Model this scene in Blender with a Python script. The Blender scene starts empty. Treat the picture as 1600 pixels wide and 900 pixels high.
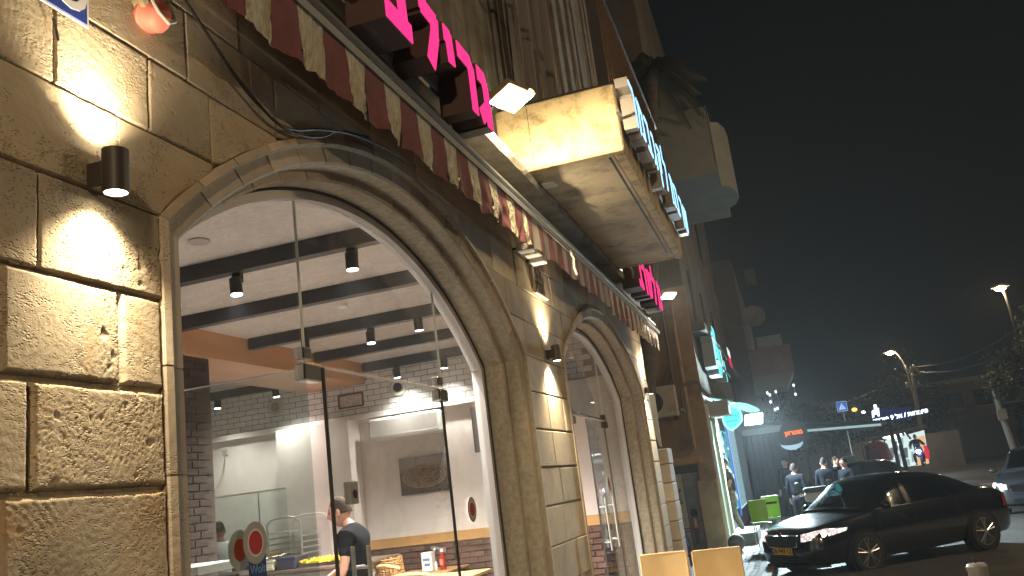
import bpy, bmesh, math, random
from mathutils import Vector, Matrix, noise
R = math.radians
random.seed(7)
scene = bpy.context.scene
col = scene.collection

# ------------------------------------------------------------------ camera
YAW, PITCH, ROLL, FPX = 0.27995, 0.22685, -0.1262, 1355.0
CAM = Vector((1.6, 0.0, 1.65))
_F = Vector((-math.sin(YAW)*math.cos(PITCH), math.cos(YAW)*math.cos(PITCH), math.sin(PITCH)))
_R0 = Vector((math.cos(YAW), math.sin(YAW), 0))
_U0 = _R0.cross(_F)
_RT = math.cos(ROLL)*_R0 + math.sin(ROLL)*_U0
_UP = -math.sin(ROLL)*_R0 + math.cos(ROLL)*_U0
cam_d = bpy.data.cameras.new('camera'); cam = bpy.data.objects.new('camera', cam_d); col.objects.link(cam)
cam_d.sensor_width = 36; cam_d.lens = 36*FPX/1600; cam_d.clip_end = 2000; cam_d.clip_start = 0.05
mw = Matrix.Identity(4)
for i, v in enumerate((_RT, _UP, -_F)):
    for j in range(3): mw[j][i] = v[j]
mw.translation = CAM
cam.matrix_world = mw
scene.camera = cam

# ------------------------------------------------------------------ world: night sky over a lit town
w = bpy.data.worlds.new("World"); scene.world = w; w.use_nodes = True
bg = w.node_tree.nodes['Background']
bg.inputs[0].default_value = (0.0027, 0.0035, 0.0038, 1); bg.inputs[1].default_value = 1.0
scene.view_settings.view_transform = 'Standard'; scene.view_settings.look = 'None'
scene.view_settings.exposure = 0.5; scene.view_settings.gamma = 1.0
scene.cycles.max_bounces = 8; scene.cycles.transparent_max_bounces = 24
scene.cycles.sample_clamp_indirect = 4.0

def _ray(x, y):
    return _RT*((x-800)/FPX) + _UP*((450-y)/FPX) + _F
def ONX(x, y, X): d = _ray(x, y); return CAM + d*((X-CAM.x)/d.x)
def ONY(x, y, Y): d = _ray(x, y); return CAM + d*((Y-CAM.y)/d.y)
def ONZ(x, y, Z): d = _ray(x, y); return CAM + d*((Z-CAM.z)/d.z)

# ------------------------------------------------------------------ materials
MATS = {}
def nt_new(name):
    m = bpy.data.materials.new(name); m.use_nodes = True
    nt = m.node_tree; b = nt.nodes['Principled BSDF']
    return m, nt, b
def N(nt, t, **kw):
    n = nt.nodes.new(t)
    for k, v in kw.items():
        if k.startswith('i_'): n.inputs[k[2:].replace('_', ' ')].default_value = v
        else: setattr(n, k, v)
    return n
def ramp(nt, fac, stops):
    r = nt.nodes.new('ShaderNodeValToRGB')
    el = r.color_ramp.elements
    while len(el) < len(stops): el.new(0.5)
    for e, (p, c) in zip(el, stops):
        e.position = p; e.color = c if len(c) == 4 else (*c, 1)
    nt.links.new(fac, r.inputs[0]); return r
def mat(name, color, rough=0.6, metal=0.0, spec=0.5, var=0.0, vscale=8.0, bump=0.0, bscale=40.0, objvar=0.0, coat=0.0,
        stain=None, sscale=3.0, samt=0.5, stretch=None, bdist=0.01):
    if name in MATS: return MATS[name]
    m, nt, b = nt_new(name)
    b.inputs['Roughness'].default_value = rough; b.inputs['Metallic'].default_value = metal
    b.inputs['Specular IOR Level'].default_value = spec
    b.inputs['Coat Weight'].default_value = coat
    tc = N(nt, 'ShaderNodeTexCoord')
    src = tc.outputs['Object']
    if stretch:
        mp = N(nt, 'ShaderNodeMapping'); mp.inputs['Scale'].default_value = stretch
        nt.links.new(src, mp.inputs[0]); src = mp.outputs[0]
    c = (*color, 1)
    cur = None
    if var > 0:
        n = N(nt, 'ShaderNodeTexNoise', i_Scale=vscale, i_Detail=6.0, i_Roughness=0.6); nt.links.new(src, n.inputs['Vector'])
        lo = tuple(x*(1-var) for x in color); hi = tuple(min(1, x*(1+var)) for x in color)
        cur = ramp(nt, n.outputs[0], [(0.3, lo), (0.7, hi)]).outputs[0]
    if stain:
        n = N(nt, 'ShaderNodeTexNoise', i_Scale=sscale, i_Detail=8.0, i_Roughness=0.7); nt.links.new(src, n.inputs['Vector'])
        r = ramp(nt, n.outputs[0], [(0.48, (0, 0, 0)), (0.66, (samt,)*3)])
        mx = N(nt, 'ShaderNodeMix', data_type='RGBA')
        nt.links.new(r.outputs[0], mx.inputs['Factor'])
        if cur: nt.links.new(cur, mx.inputs['A'])
        else: mx.inputs['A'].default_value = c
        mx.inputs['B'].default_value = (*stain, 1)
        cur = mx.outputs['Result']
    if objvar > 0:
        oi = N(nt, 'ShaderNodeObjectInfo')
        mr = N(nt, 'ShaderNodeMapRange'); mr.inputs['To Min'].default_value = 1-objvar; mr.inputs['To Max'].default_value = 1+objvar
        nt.links.new(oi.outputs['Random'], mr.inputs['Value'])
        mx = N(nt, 'ShaderNodeMix', data_type='RGBA', blend_type='MULTIPLY'); mx.inputs['Factor'].default_value = 1
        if cur: nt.links.new(cur, mx.inputs['A'])
        else: mx.inputs['A'].default_value = c
        nt.links.new(mr.outputs[0], mx.inputs['B']); cur = mx.outputs['Result']
    if cur: nt.links.new(cur, b.inputs['Base Color'])
    else: b.inputs['Base Color'].default_value = c
    if bump > 0:
        n = N(nt, 'ShaderNodeTexNoise', i_Scale=bscale, i_Detail=5.0); nt.links.new(src, n.inputs['Vector'])
        bp = N(nt, 'ShaderNodeBump', i_Strength=bump, i_Distance=bdist); nt.links.new(n.outputs[0], bp.inputs['Height'])
        nt.links.new(bp.outputs[0], b.inputs['Normal'])
    MATS[name] = m; return m
def emis(name, color, strength, var=None):
    if name in MATS: return MATS[name]
    m = bpy.data.materials.new(name); m.use_nodes = True; nt = m.node_tree; nt.nodes.clear()
    e = N(nt, 'ShaderNodeEmission'); e.inputs[0].default_value = (*color, 1); e.inputs[1].default_value = strength
    o = N(nt, 'ShaderNodeOutputMaterial'); nt.links.new(e.outputs[0], o.inputs[0])
    MATS[name] = m; return m
def glass(name, tint=(0.93, 0.96, 0.95), refl=1.0, rough=0.0, dirt=0.0):
    if name in MATS: return MATS[name]
    m = bpy.data.materials.new(name); m.use_nodes = True; nt = m.node_tree; nt.nodes.clear()
    t = N(nt, 'ShaderNodeBsdfTransparent'); t.inputs[0].default_value = (*tint, 1)
    g = N(nt, 'ShaderNodeBsdfGlossy'); g.inputs['Roughness'].default_value = rough
    f = N(nt, 'ShaderNodeLayerWeight'); f.inputs['Blend'].default_value = 0.5
    pw = N(nt, 'ShaderNodeMath', operation='POWER'); pw.inputs[1].default_value = 5.0; nt.links.new(f.outputs['Facing'], pw.inputs[0])
    mu = N(nt, 'ShaderNodeMath', operation='MULTIPLY_ADD'); mu.inputs[1].default_value = 0.7*refl; mu.inputs[2].default_value = 0.035*refl
    nt.links.new(pw.outputs[0], mu.inputs[0])
    mx = N(nt, 'ShaderNodeMixShader'); nt.links.new(mu.outputs[0], mx.inputs[0])
    nt.links.new(t.outputs[0], mx.inputs[1]); nt.links.new(g.outputs[0], mx.inputs[2])
    last = mx
    if dirt > 0:
        tc = N(nt, 'ShaderNodeTexCoord')
        n = N(nt, 'ShaderNodeTexNoise', i_Scale=2.5, i_Detail=8.0, i_Roughness=0.75); nt.links.new(tc.outputs['Object'], n.inputs['Vector'])
        r = ramp(nt, n.outputs[0], [(0.5, (0, 0, 0)), (0.75, (dirt,)*3)])
        d = N(nt, 'ShaderNodeBsdfDiffuse'); d.inputs[0].default_value = (0.6, 0.6, 0.58, 1)
        mx2 = N(nt, 'ShaderNodeMixShader'); nt.links.new(r.outputs[0], mx2.inputs[0])
        nt.links.new(mx.outputs[0], mx2.inputs[1]); nt.links.new(d.outputs[0], mx2.inputs[2]); last = mx2
    o = N(nt, 'ShaderNodeOutputMaterial'); nt.links.new(last.outputs[0], o.inputs[0])
    MATS[name] = m; return m
def stone_mat(name, base, dark, pore=0.6, chisel=0.10, bumpd=0.005):
    """dressed limestone: blotchy tone, open pores, chisel scratches"""
    m, nt, b = nt_new(name)
    b.inputs['Roughness'].default_value = 0.86; b.inputs['Specular IOR Level'].default_value = 0.25
    tc = N(nt, 'ShaderNodeTexCoord'); oi = N(nt, 'ShaderNodeObjectInfo')
    off = N(nt, 'ShaderNodeVectorMath', operation='SCALE'); off.inputs[0].default_value = (13.1, 7.7, 5.3)
    nt.links.new(oi.outputs['Random'], off.inputs['Scale'])
    add = N(nt, 'ShaderNodeVectorMath', operation='ADD'); nt.links.new(tc.outputs['Object'], add.inputs[0]); nt.links.new(off.outputs[0], add.inputs[1])
    v = add.outputs[0]
    big = N(nt, 'ShaderNodeTexNoise', i_Scale=3.0, i_Detail=7.0, i_Roughness=0.65); nt.links.new(v, big.inputs['Vector'])
    cr = ramp(nt, big.outputs[0], [(0.28, dark), (0.52, base), (0.75, tuple(min(1, c*1.22) for c in base))])
    mr = N(nt, 'ShaderNodeMapRange'); mr.inputs['To Min'].default_value = 0.76; mr.inputs['To Max'].default_value = 1.15
    nt.links.new(oi.outputs['Random'], mr.inputs['Value'])
    mul = N(nt, 'ShaderNodeMix', data_type='RGBA', blend_type='MULTIPLY'); mul.inputs['Factor'].default_value = 1
    nt.links.new(cr.outputs[0], mul.inputs['A']); nt.links.new(mr.outputs[0], mul.inputs['B'])
    # rust stains
    st = N(nt, 'ShaderNodeTexNoise', i_Scale=5.0, i_Detail=4.0, i_Distortion=0.6); nt.links.new(v, st.inputs['Vector'])
    sr = ramp(nt, st.outputs[0], [(0.56, (0, 0, 0)), (0.72, (0.45,)*3)])
    mx = N(nt, 'ShaderNodeMix', data_type='RGBA'); nt.links.new(sr.outputs[0], mx.inputs['Factor'])
    nt.links.new(mul.outputs['Result'], mx.inputs['A']); mx.inputs['B'].default_value = (base[0]*0.85, base[1]*0.62, base[2]*0.38, 1)
    # pores
    mp = N(nt, 'ShaderNodeMapping'); mp.inputs['Scale'].default_value = (1, 1, 1.9); mp.inputs['Rotation'].default_value = (R(-24), 0, 0)
    nt.links.new(v, mp.inputs[0])
    vo = N(nt, 'ShaderNodeTexVoronoi', i_Scale=85.0); nt.links.new(mp.outputs[0], vo.inputs['Vector'])
    pm = N(nt, 'ShaderNodeTexNoise', i_Scale=9.0, i_Detail=5.0, i_Roughness=0.7); nt.links.new(v, pm.inputs['Vector'])
    th = N(nt, 'ShaderNodeMapRange'); th.inputs['From Min'].default_value = 0.42; th.inputs['From Max'].default_value = 0.68
    th.inputs['To Min'].default_value = 0.0; th.inputs['To Max'].default_value = 0.52*pore*2
    nt.links.new(pm.outputs[0], th.inputs['Value'])
    lt = N(nt, 'ShaderNodeMath', operation='SUBTRACT'); nt.links.new(vo.outputs['Distance'], lt.inputs[0]); nt.links.new(th.outputs[0], lt.inputs[1])
    hr = N(nt, 'ShaderNodeMapRange'); hr.inputs['From Min'].default_value = -0.12; hr.inputs['From Max'].default_value = 0.12
    nt.links.new(lt.outputs[0], hr.inputs['Value'])
    # fine grain + chisel scratches
    g = N(nt, 'ShaderNodeTexNoise', i_Scale=160.0, i_Detail=4.0, i_Roughness=0.7); nt.links.new(v, g.inputs['Vector'])
    wv = N(nt, 'ShaderNodeTexWave', wave_type='RINGS', i_Scale=9.0, i_Distortion=5.0, i_Detail=3.0); wv.inputs['Detail Scale'].default_value = 2.0
    mp2 = N(nt, 'ShaderNodeMapping'); mp2.inputs['Location'].default_value = (0, 0.7, 0.5); nt.links.new(v, mp2.inputs[0]); nt.links.new(mp2.outputs[0], wv.inputs['Vector'])
    a1 = N(nt, 'ShaderNodeMath', operation='MULTIPLY_ADD'); a1.inputs[1].default_value = 0.40; nt.links.new(g.outputs[0], a1.inputs[0]); nt.links.new(hr.outputs[0], a1.inputs[2])
    a2 = N(nt, 'ShaderNodeMath', operation='MULTIPLY_ADD'); a2.inputs[1].default_value = chisel; nt.links.new(wv.outputs['Fac'], a2.inputs[0]); nt.links.new(a1.outputs[0], a2.inputs[2])
    bp = N(nt, 'ShaderNodeBump', i_Strength=0.9, i_Distance=bumpd); nt.links.new(a2.outputs[0], bp.inputs['Height'])
    nt.links.new(bp.outputs[0], b.inputs['Normal'])
    nt.links.new(mx.outputs['Result'], b.inputs['Base Color'])
    MATS[name] = m; return m

STONE = stone_mat('facade_stone', (0.50, 0.425, 0.31), (0.40, 0.33, 0.235))
ARCHS = stone_mat('arch_stone', (0.52, 0.445, 0.355), (0.42, 0.355, 0.28), pore=0.4, chisel=0.15, bumpd=0.003)
MORTAR = mat('mortar', (0.44, 0.39, 0.30), 0.95, var=0.25, vscale=30, bump=0.6, bscale=120)
CONC = mat('concrete_beam', (0.34, 0.31, 0.26), 0.9, var=0.25, vscale=6, bump=0.8, bscale=90, stain=(0.10, 0.085, 0.07), sscale=2.5)
CONCD = mat('old_concrete', (0.20, 0.19, 0.17), 0.95, var=0.3, vscale=5, bump=0.7, bscale=40, stain=(0.06, 0.055, 0.05), sscale=2.0)
BALC = mat('balcony_plaster', (0.55, 0.44, 0.27), 0.85, var=0.12, vscale=4, bump=0.5, bscale=60, stain=(0.17, 0.11, 0.06), sscale=9, samt=0.75)
SOFF = mat('balcony_soffit', (0.58, 0.49, 0.35), 0.9, var=0.12, vscale=2, bump=0.25, bscale=30, stain=(0.16, 0.12, 0.085), sscale=3.2, samt=0.7)
PLASTW = mat('interior_white', (0.80, 0.755, 0.72), 0.7, var=0.04, vscale=2, bump=.12, bscale=25)
CEILM = mat('ceiling_board', (0.63, 0.585, 0.555), 0.9, var=0.10, vscale=4, bump=0.8, bscale=70, stretch=(1, 3, 1), stain=(0.36, 0.32, 0.29), sscale=26, samt=0.75)
BEAMM = mat('dark_beam', (0.035, 0.037, 0.042), 0.5)
TILEM = mat('white_tile', (0.74, 0.72, 0.70), 0.28, objvar=0.05)
GROUT = mat('tile_grout', (0.16, 0.15, 0.15), 0.9)
WOOD = mat('wood_veneer', (0.44, 0.235, 0.12), 0.45, var=0.15, vscale=4, stretch=(1, .15, 1))
WOODL = mat('light_wood', (0.56, 0.34, 0.14), 0.45, var=0.15, vscale=5, stretch=(.2, 1, 1))
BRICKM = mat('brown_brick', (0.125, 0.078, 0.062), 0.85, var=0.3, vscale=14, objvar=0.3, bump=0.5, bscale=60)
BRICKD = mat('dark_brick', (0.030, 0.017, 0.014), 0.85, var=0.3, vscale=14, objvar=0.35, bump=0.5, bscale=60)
BLACK = mat('black_metal', (0.018, 0.017, 0.018), 0.45)
SCON = mat('sconce_metal', (0.045, 0.038, 0.034), 0.5)
ALU = mat('aluminium', (0.55, 0.56, 0.57), 0.35, metal=1.0)
GREYM = mat('grey_painted_metal', (0.22, 0.235, 0.245), 0.5, var=0.1, vscale=10)
STEEL = mat('steel', (0.62, 0.62, 0.62), 0.22, metal=1.0)
CHROME = mat('chrome', (0.8, 0.8, 0.82), 0.08, metal=1.0)
WHITEP = mat('white_plastic', (0.72, 0.71, 0.68), 0.45)
FRAMEW = mat('white_frame', (0.70, 0.68, 0.68), 0.4)
GLASS = glass('window_glass', refl=1.5, dirt=0.09)
GLASSD = glass('door_glass', (0.90, 0.94, 0.93), refl=1.5, dirt=0.09)
CGLASS = glass('car_glass', (0.32, 0.36, 0.36), refl=1.6)
BURG = mat('burgundy_stripe', (0.165, 0.055, 0.065), 0.75, var=0.2, vscale=10)
CREAM = mat('cream_stripe', (0.50, 0.46, 0.34), 0.6, var=0.25, vscale=22, stretch=(1, 2.2, 1), bump=1.0, bscale=26, bdist=0.03)
PINK = emis('pink_letter', (1.0, 0.040, 0.23), 0.95)
CASE = mat('letter_case', (0.10, 0.055, 0.055), 0.55)
CASEP = mat('letter_underside', (0.42, 0.22, 0.19), 0.6)
BLUEL = emis('blue_letter', (0.30, 0.62, 1.0), 1.7)
BLUEC = mat('blue_letter_case', (0.34, 0.31, 0.30), 0.5)
BULB = emis('warm_bulb', (1.0, 0.86, 0.62), 22.0)
COOLB = emis('cool_bulb', (0.95, 0.97, 1.0), 14.0)
FLOODE = emis('flood_panel', (1.0, 0.88, 0.62), 30.0)
CFLOODE = emis('cold_flood_panel', (0.85, 0.97, 1.0), 30.0)
STREETE = emis('street_lamp_panel', (1.0, 0.70, 0.38), 90.0)
PLASB = mat('brown_plaster', (0.33, 0.215, 0.115), 0.9, var=0.18, vscale=2.0, bump=0.4, bscale=30, stain=(0.13, 0.09, 0.055), sscale=1.6, samt=0.6)
DARKP = mat('dark_plaster', (0.15, 0.135, 0.12), 0.95, var=0.25, vscale=1.2, bump=0.3, bscale=12)
GREENP = mat('grey_green_plaster', (0.27, 0.28, 0.26), 0.9, var=0.12, vscale=2)
PURPP = mat('purple_plaster', (0.20, 0.15, 0.15), 0.9, var=0.15, vscale=2)
GREEN = mat('green_plastic', (0.22, 0.50, 0.03), 0.35)
TANP = mat('tan_plastic', (0.60, 0.42, 0.20), 0.4, var=.06, vscale=6, bump=.15, bscale=220)
CARP = mat('car_paint', (0.006, 0.006, 0.007), 0.18, coat=1.0, spec=0.6)
CARP2 = mat('silver_car_paint', (0.035, 0.038, 0.045), 0.25, coat=1.0)
TYRE = mat('tyre_rubber', (0.015, 0.015, 0.015), 0.85)
RIM = mat('alloy_rim', (0.42, 0.43, 0.44), 0.3, metal=0.9)
ASPH = mat('asphalt', (0.075, 0.071, 0.064), 0.75, var=0.3, vscale=3, bump=0.9, bscale=160, stain=(0.03, 0.03, 0.03), sscale=1.2)
PAVE = mat('paver_stone', (0.20, 0.20, 0.20), 0.85, var=0.2, vscale=20, objvar=0.14, bump=0.4, bscale=80)
PAVEG = mat('pavement_ground', (0.085, 0.08, 0.075), 0.9, var=0.25, vscale=8, bump=0.6, bscale=80)
SKIN = mat('skin', (0.42, 0.22, 0.15), 0.5)
HAIR = mat('dark_hair', (0.016, 0.011, 0.009), 0.85, spec=0.15, bump=0.6, bscale=200)
LEAF = mat('leaf', (0.022, 0.032, 0.014), 0.6, objvar=0.3)
BARK = mat('bark', (0.10, 0.08, 0.06), 0.95, var=0.3)

# ------------------------------------------------------------------ mesh helpers
ORG = {}
class MB:
    def __init__(s): s.v = []; s.f = []; s.m = []; s.mi = 0
    def add(s, vs, fs):
        o = len(s.v); s.v += [Vector(v) for v in vs]; s.f += [tuple(i+o for i in f) for f in fs]; s.m += [s.mi]*len(fs); return s
    def box(s, lo, hi):
        x0, y0, z0 = lo; x1, y1, z1 = hi
        return s.add([(x0,y0,z0),(x1,y0,z0),(x1,y1,z0),(x0,y1,z0),(x0,y0,z1),(x1,y0,z1),(x1,y1,z1),(x0,y1,z1)],
                     [(0,3,2,1),(4,5,6,7),(0,1,5,4),(1,2,6,5),(2,3,7,6),(3,0,4,7)])
    def bbox(s, lo, hi, b=0.004):
        """box with chamfered edges"""
        bm = bmesh.new(); bmesh.ops.create_cube(bm, size=1.0)
        for v in bm.verts:
            for k in range(3): v.co[k] = (lo[k]+hi[k])/2 + v.co[k]*(hi[k]-lo[k])
        bmesh.ops.bevel(bm, geom=bm.edges[:], offset=min(b, 0.45*min(hi[k]-lo[k] for k in range(3))), segments=1, affect='EDGES')
        bm.verts.index_update()
        s.add([v.co.copy() for v in bm.verts], [tuple(v.index for v in f.verts) for f in bm.faces]); bm.free(); return s
    def obox(s, c, ax, hs):
        """oriented box: centre, 3 axes, half sizes"""
        c = Vector(c); a, b, d = [Vector(q).normalized()*h for q, h in zip(ax, hs)]
        P = [c+i*a+j*b+k*d for k in (-1, 1) for i, j in ((-1,-1),(1,-1),(1,1),(-1,1))]
        return s.add(P, [(0,3,2,1),(4,5,6,7),(0,1,5,4),(1,2,6,5),(2,3,7,6),(3,0,4,7)])
    def prism(s, pts, d):
        """extrude polygon (3d points) by vector d"""
        d = Vector(d); n = len(pts); P = [Vector(p) for p in pts]
        return s.add(P+[p+d for p in P], [tuple(range(n))[::-1], tuple(range(n, 2*n))] + [(i, (i+1) % n, n+(i+1) % n, n+i) for i in range(n)])
    def tube(s, pts, r, n=8, cap=True):
        P = [Vector(p) for p in pts]; rs = r if isinstance(r, (list, tuple)) else [r]*len(P)
        vs = []; fs = []; up = None
        for i, p in enumerate(P):
            t = (P[min(i+1, len(P)-1)]-P[max(i-1, 0)]).normalized()
            if up is None:
                up = Vector((0,0,1)) if abs(t.z) < .9 else Vector((1,0,0))
            a = t.cross(up).normalized(); b = a.cross(t).normalized(); up = b
            for k in range(n):
                an = 2*math.pi*k/n; vs.append(p+(a*math.cos(an)+b*math.sin(an))*rs[i])
        for i in range(len(P)-1):
            for k in range(n): fs.append((i*n+k, i*n+(k+1) % n, (i+1)*n+(k+1) % n, (i+1)*n+k))
        if cap: fs += [tuple(range(n))[::-1], tuple(range((len(P)-1)*n, len(P)*n))]
        return s.add(vs, fs)
    def cyl(s, c, ax, r, h, n=20, r2=None):
        c = Vector(c); ax = Vector(ax).normalized(); return s.tube([c-ax*h/2, c+ax*h/2], [r, r if r2 is None else r2], n)
    def lathe(s, c, ax, prof, n=20):
        """profile [(radius, distance along axis)]"""
        c = Vector(c); ax = Vector(ax).normalized(); return s.tube_l([c+ax*d for r, d in prof], [r for r, d in prof], ax, n)
    def tube_l(s, P, rs, t, n):
        up = Vector((0,0,1)) if abs(t.z) < .9 else Vector((1,0,0)); a = t.cross(up).normalized(); b = a.cross(t)
        vs = []; fs = []
        for p, r in zip(P, rs):
            for k in range(n):
                an = 2*math.pi*k/n; vs.append(p+(a*math.cos(an)+b*math.sin(an))*max(r, 1e-4))
        for i in range(len(P)-1):
            for k in range(n): fs.append((i*n+k, i*n+(k+1) % n, (i+1)*n+(k+1) % n, (i+1)*n+k))
        fs += [tuple(range(n))[::-1], tuple(range((len(P)-1)*n, len(P)*n))]
        return s.add(vs, fs)
    def ell(s, c, r, seg=14, rings=9, ax=None):
        c = Vector(c); vs = []; fs = []
        A = ax or (Vector((1,0,0)), Vector((0,1,0)), Vector((0,0,1)))
        for i in range(rings+1):
            th = math.pi*i/rings
            for k in range(seg):
                ph = 2*math.pi*k/seg
                vs.append(c + A[0]*(r[0]*math.sin(th)*math.cos(ph)) + A[1]*(r[1]*math.sin(th)*math.sin(ph)) + A[2]*(r[2]*math.cos(th)))
        for i in range(rings):
            for k in range(seg): fs.append((i*seg+k, (i+1)*seg+k, (i+1)*seg+(k+1) % seg, i*seg+(k+1) % seg))
        return s.add(vs, fs)
    def grid(s, fn, nu, nv):
        vs = [fn(i/nu, j/nv) for j in range(nv+1) for i in range(nu+1)]
        return s.add(vs, [(j*(nu+1)+i, j*(nu+1)+i+1, (j+1)*(nu+1)+i+1, (j+1)*(nu+1)+i) for j in range(nv) for i in range(nu)])
    def build(s, name, mats, parent=None, smooth=False, org=None, label=None):
        me = bpy.data.meshes.new(name)
        o = ORG[parent.name] if parent is not None else (Vector(org) if org is not None else Vector((0,0,0)))
        me.from_pydata([v-o for v in s.v], [], s.f)
        ms = mats if isinstance(mats, (list, tuple)) else [mats]
        for m in ms: me.materials.append(m)
        if len(ms) > 1: me.polygons.foreach_set('material_index', s.m)
        me.update()
        bm = bmesh.new(); bm.from_mesh(me); bmesh.ops.recalc_face_normals(bm, faces=bm.faces); bm.to_mesh(me); bm.free()
        if smooth:
            me.polygons.foreach_set('use_smooth', [True]*len(me.polygons))
            try: me.set_sharp_from_angle(angle=R(38))
            except Exception: pass
        ob = bpy.data.objects.new(name, me); col.objects.link(ob)
        if parent is not None: ob.parent = parent
        else: ob.location = o
        ORG[ob.name] = o
        if label: ob['label'] = label
        return ob
def tag(o, label=None, cat=None, group=None, kind=None):
    if label: o['label'] = label
    if cat: o['category'] = cat
    if group: o['group'] = group
    if kind: o['kind'] = kind
    return o
def thing(name, loc, label, cat, group=None):
    e = bpy.data.objects.new(name, None); e.empty_display_size = 0.1; col.objects.link(e); e.location = loc
    ORG[e.name] = Vector(loc); return tag(e, label, cat, group)
def copy_tree(o, parent=None):
    c = o.copy(); col.objects.link(c)
    if parent is not None: c.parent = parent
    ORG[c.name] = ORG[o.name]
    for ch in list(o.children): copy_tree(ch, c)
    return c
def copy_thing(o, loc, label, rz=None):
    c = copy_tree(o); c.location = loc; c['label'] = label; ORG[c.name] = Vector(loc)
    if rz is not None: c.rotation_euler.z = rz
    return c
def lamp(name, kind, loc, energy, color, parent=None, **kw):
    d = bpy.data.lights.new(name, kind); d.energy = energy; d.color = color
    direc = kw.pop('direction', None)
    for k, v in kw.items(): setattr(d, k, v)
    o = bpy.data.objects.new(name, d); col.objects.link(o)
    if direc is not None: o.rotation_euler = Vector(direc).to_track_quat('-Z', 'Y').to_euler()
    if parent is not None: o.parent = parent; o.location = Vector(loc)-ORG[parent.name]
    else: o.location = loc
    return o
def text_mesh(s, size, mtl, name, parent, pos, right, up, depth=0.004, bold=0.0, align='CENTER'):
    cu = bpy.data.curves.new(name, 'FONT'); cu.body = s; cu.size = size; cu.extrude = depth; cu.offset = bold
    cu.align_x = align; cu.align_y = 'CENTER'; cu.resolution_u = 3
    to = bpy.data.objects.new(name, cu); col.objects.link(to)
    bpy.context.view_layer.update()
    me = bpy.data.meshes.new_from_object(to.evaluated_get(bpy.context.evaluated_depsgraph_get()))
    bpy.data.objects.remove(to)
    right = Vector(right).normalized(); up = Vector(up).normalized(); n = right.cross(up)
    pos = Vector(pos) - ORG[parent.name]
    for v in me.vertices: c = v.co.copy(); v.co = pos + right*c.x + up*c.y + n*c.z
    me.materials.clear(); me.materials.append(mtl)
    ob = bpy.data.objects.new(name, me); col.objects.link(ob); ob.parent = parent; ORG[ob.name] = ORG[parent.name]
    return ob

def scatter(name, mb, mtl, parent, spots):
    """many alike pieces sharing one mesh, each its own object"""
    me = bpy.data.meshes.new(name); me.from_pydata([tuple(v) for v in mb.v], [], mb.f); me.materials.append(mtl)
    bm = bmesh.new(); bm.from_mesh(me); bmesh.ops.recalc_face_normals(bm, faces=bm.faces); bm.to_mesh(me); bm.free()
    out = []
    for p in spots:
        o = bpy.data.objects.new(name, me); col.objects.link(o); o.parent = parent; o.location = Vector(p)-ORG[parent.name]
        ORG[o.name] = Vector(p); out.append(o)
    return out
# ================================================================== GROUND
def gz(y): 
    return -0.15 - 0.055*min(max(y-13.2, 0), 3.4)
m = MB()
ys = [-30, 0, 10, 13.2, 16.6, 20, 30, 45, 70, 120, 300, 900]
for a, b in zip(ys[:-1], ys[1:]):
    m.add([(0.9 if b <= 900 else 0, a, gz(a)), (600, a, gz(a)), (600, b, gz(b)), (0.9, b, gz(b))], [(0, 1, 2, 3)])
    m.add([(-300, a, gz(a)-.05), (0.9, a, gz(a)-.05), (0.9, b, gz(b)-.05), (-300, b, gz(b)-.05)], [(0, 1, 2, 3)])
tag(m.build('road', ASPH), kind='structure')
m = MB(); m.box((-0.3, -6, -0.30), (2.6, 10.9, -0.004)); m.box((-3.6, 10.9, -0.4), (0.86, 13.2, -0.004)); m.prism([(-3.6, 13.2, -.004), (-3.6, 15.5, -.13), (-3.6, 44, -.13), (-3.6, 44, -.5), (-3.6, 13.2, -.5)], (4.46, 0, 0))
pav = tag(m.build('pavement', PAVEG), kind='structure')
m = MB(); m.bbox((2.6, -6, -0.32), (2.75, 10.9, 0.006), .015); m.bbox((0.86, 11.05, -0.32), (1.0, 13.2, 0.006), .015); m.prism([(.86, 13.2, .004), (.86, 15.5, -.122), (.86, 44, -.122), (.86, 44, -.5), (.86, 13.2, -.5)], (.14, 0, 0)); m.bbox((1.0, 10.9, -0.32), (2.75, 11.05, 0.006), .015)
tag(m.build('kerb', mat('kerb_concrete', (0.30, 0.30, 0.29), 0.9, var=.2, vscale=5)), kind='structure')
mb = MB(); mb.prism([(-.098,-.04,-.004),(-.07,-.048,-.004),(0,-.034,-.004),(.07,-.048,-.004),(.098,-.04,-.004),(.098,.04,-.004),(.07,.048,-.004),(0,.034,-.004),(-.07,.048,-.004),(-.098,.04,-.004)], (0, 0, 0.012))
sp = []
for j in range(70):
    for i in range(5):
        x = -0.06+i*0.205+(0.1 if j % 2 else 0); y = 13.3+j*0.105
        if x < .76 and len(sp) < 298: sp.append((x, y, random.uniform(-.002, .002)-.0548*min(max(y-13.2, 0), 2.3)))
scatter('paver', mb, PAVE, pav, sp)
m = MB()
for k in range(5): m.box((5.2+k*1.0, 33+0.3*k, gz(40)+.004), (5.65+k*1.0, 37+0.3*k, gz(40)+.008))
m.box((9.5, 41.5, gz(42)+.004), (22, 41.75, gz(42)+.008))
tag(m.build('road_marking', mat('road_paint', (0.5, 0.5, 0.48), 0.8, var=.3, vscale=6)), kind='structure')

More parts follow.
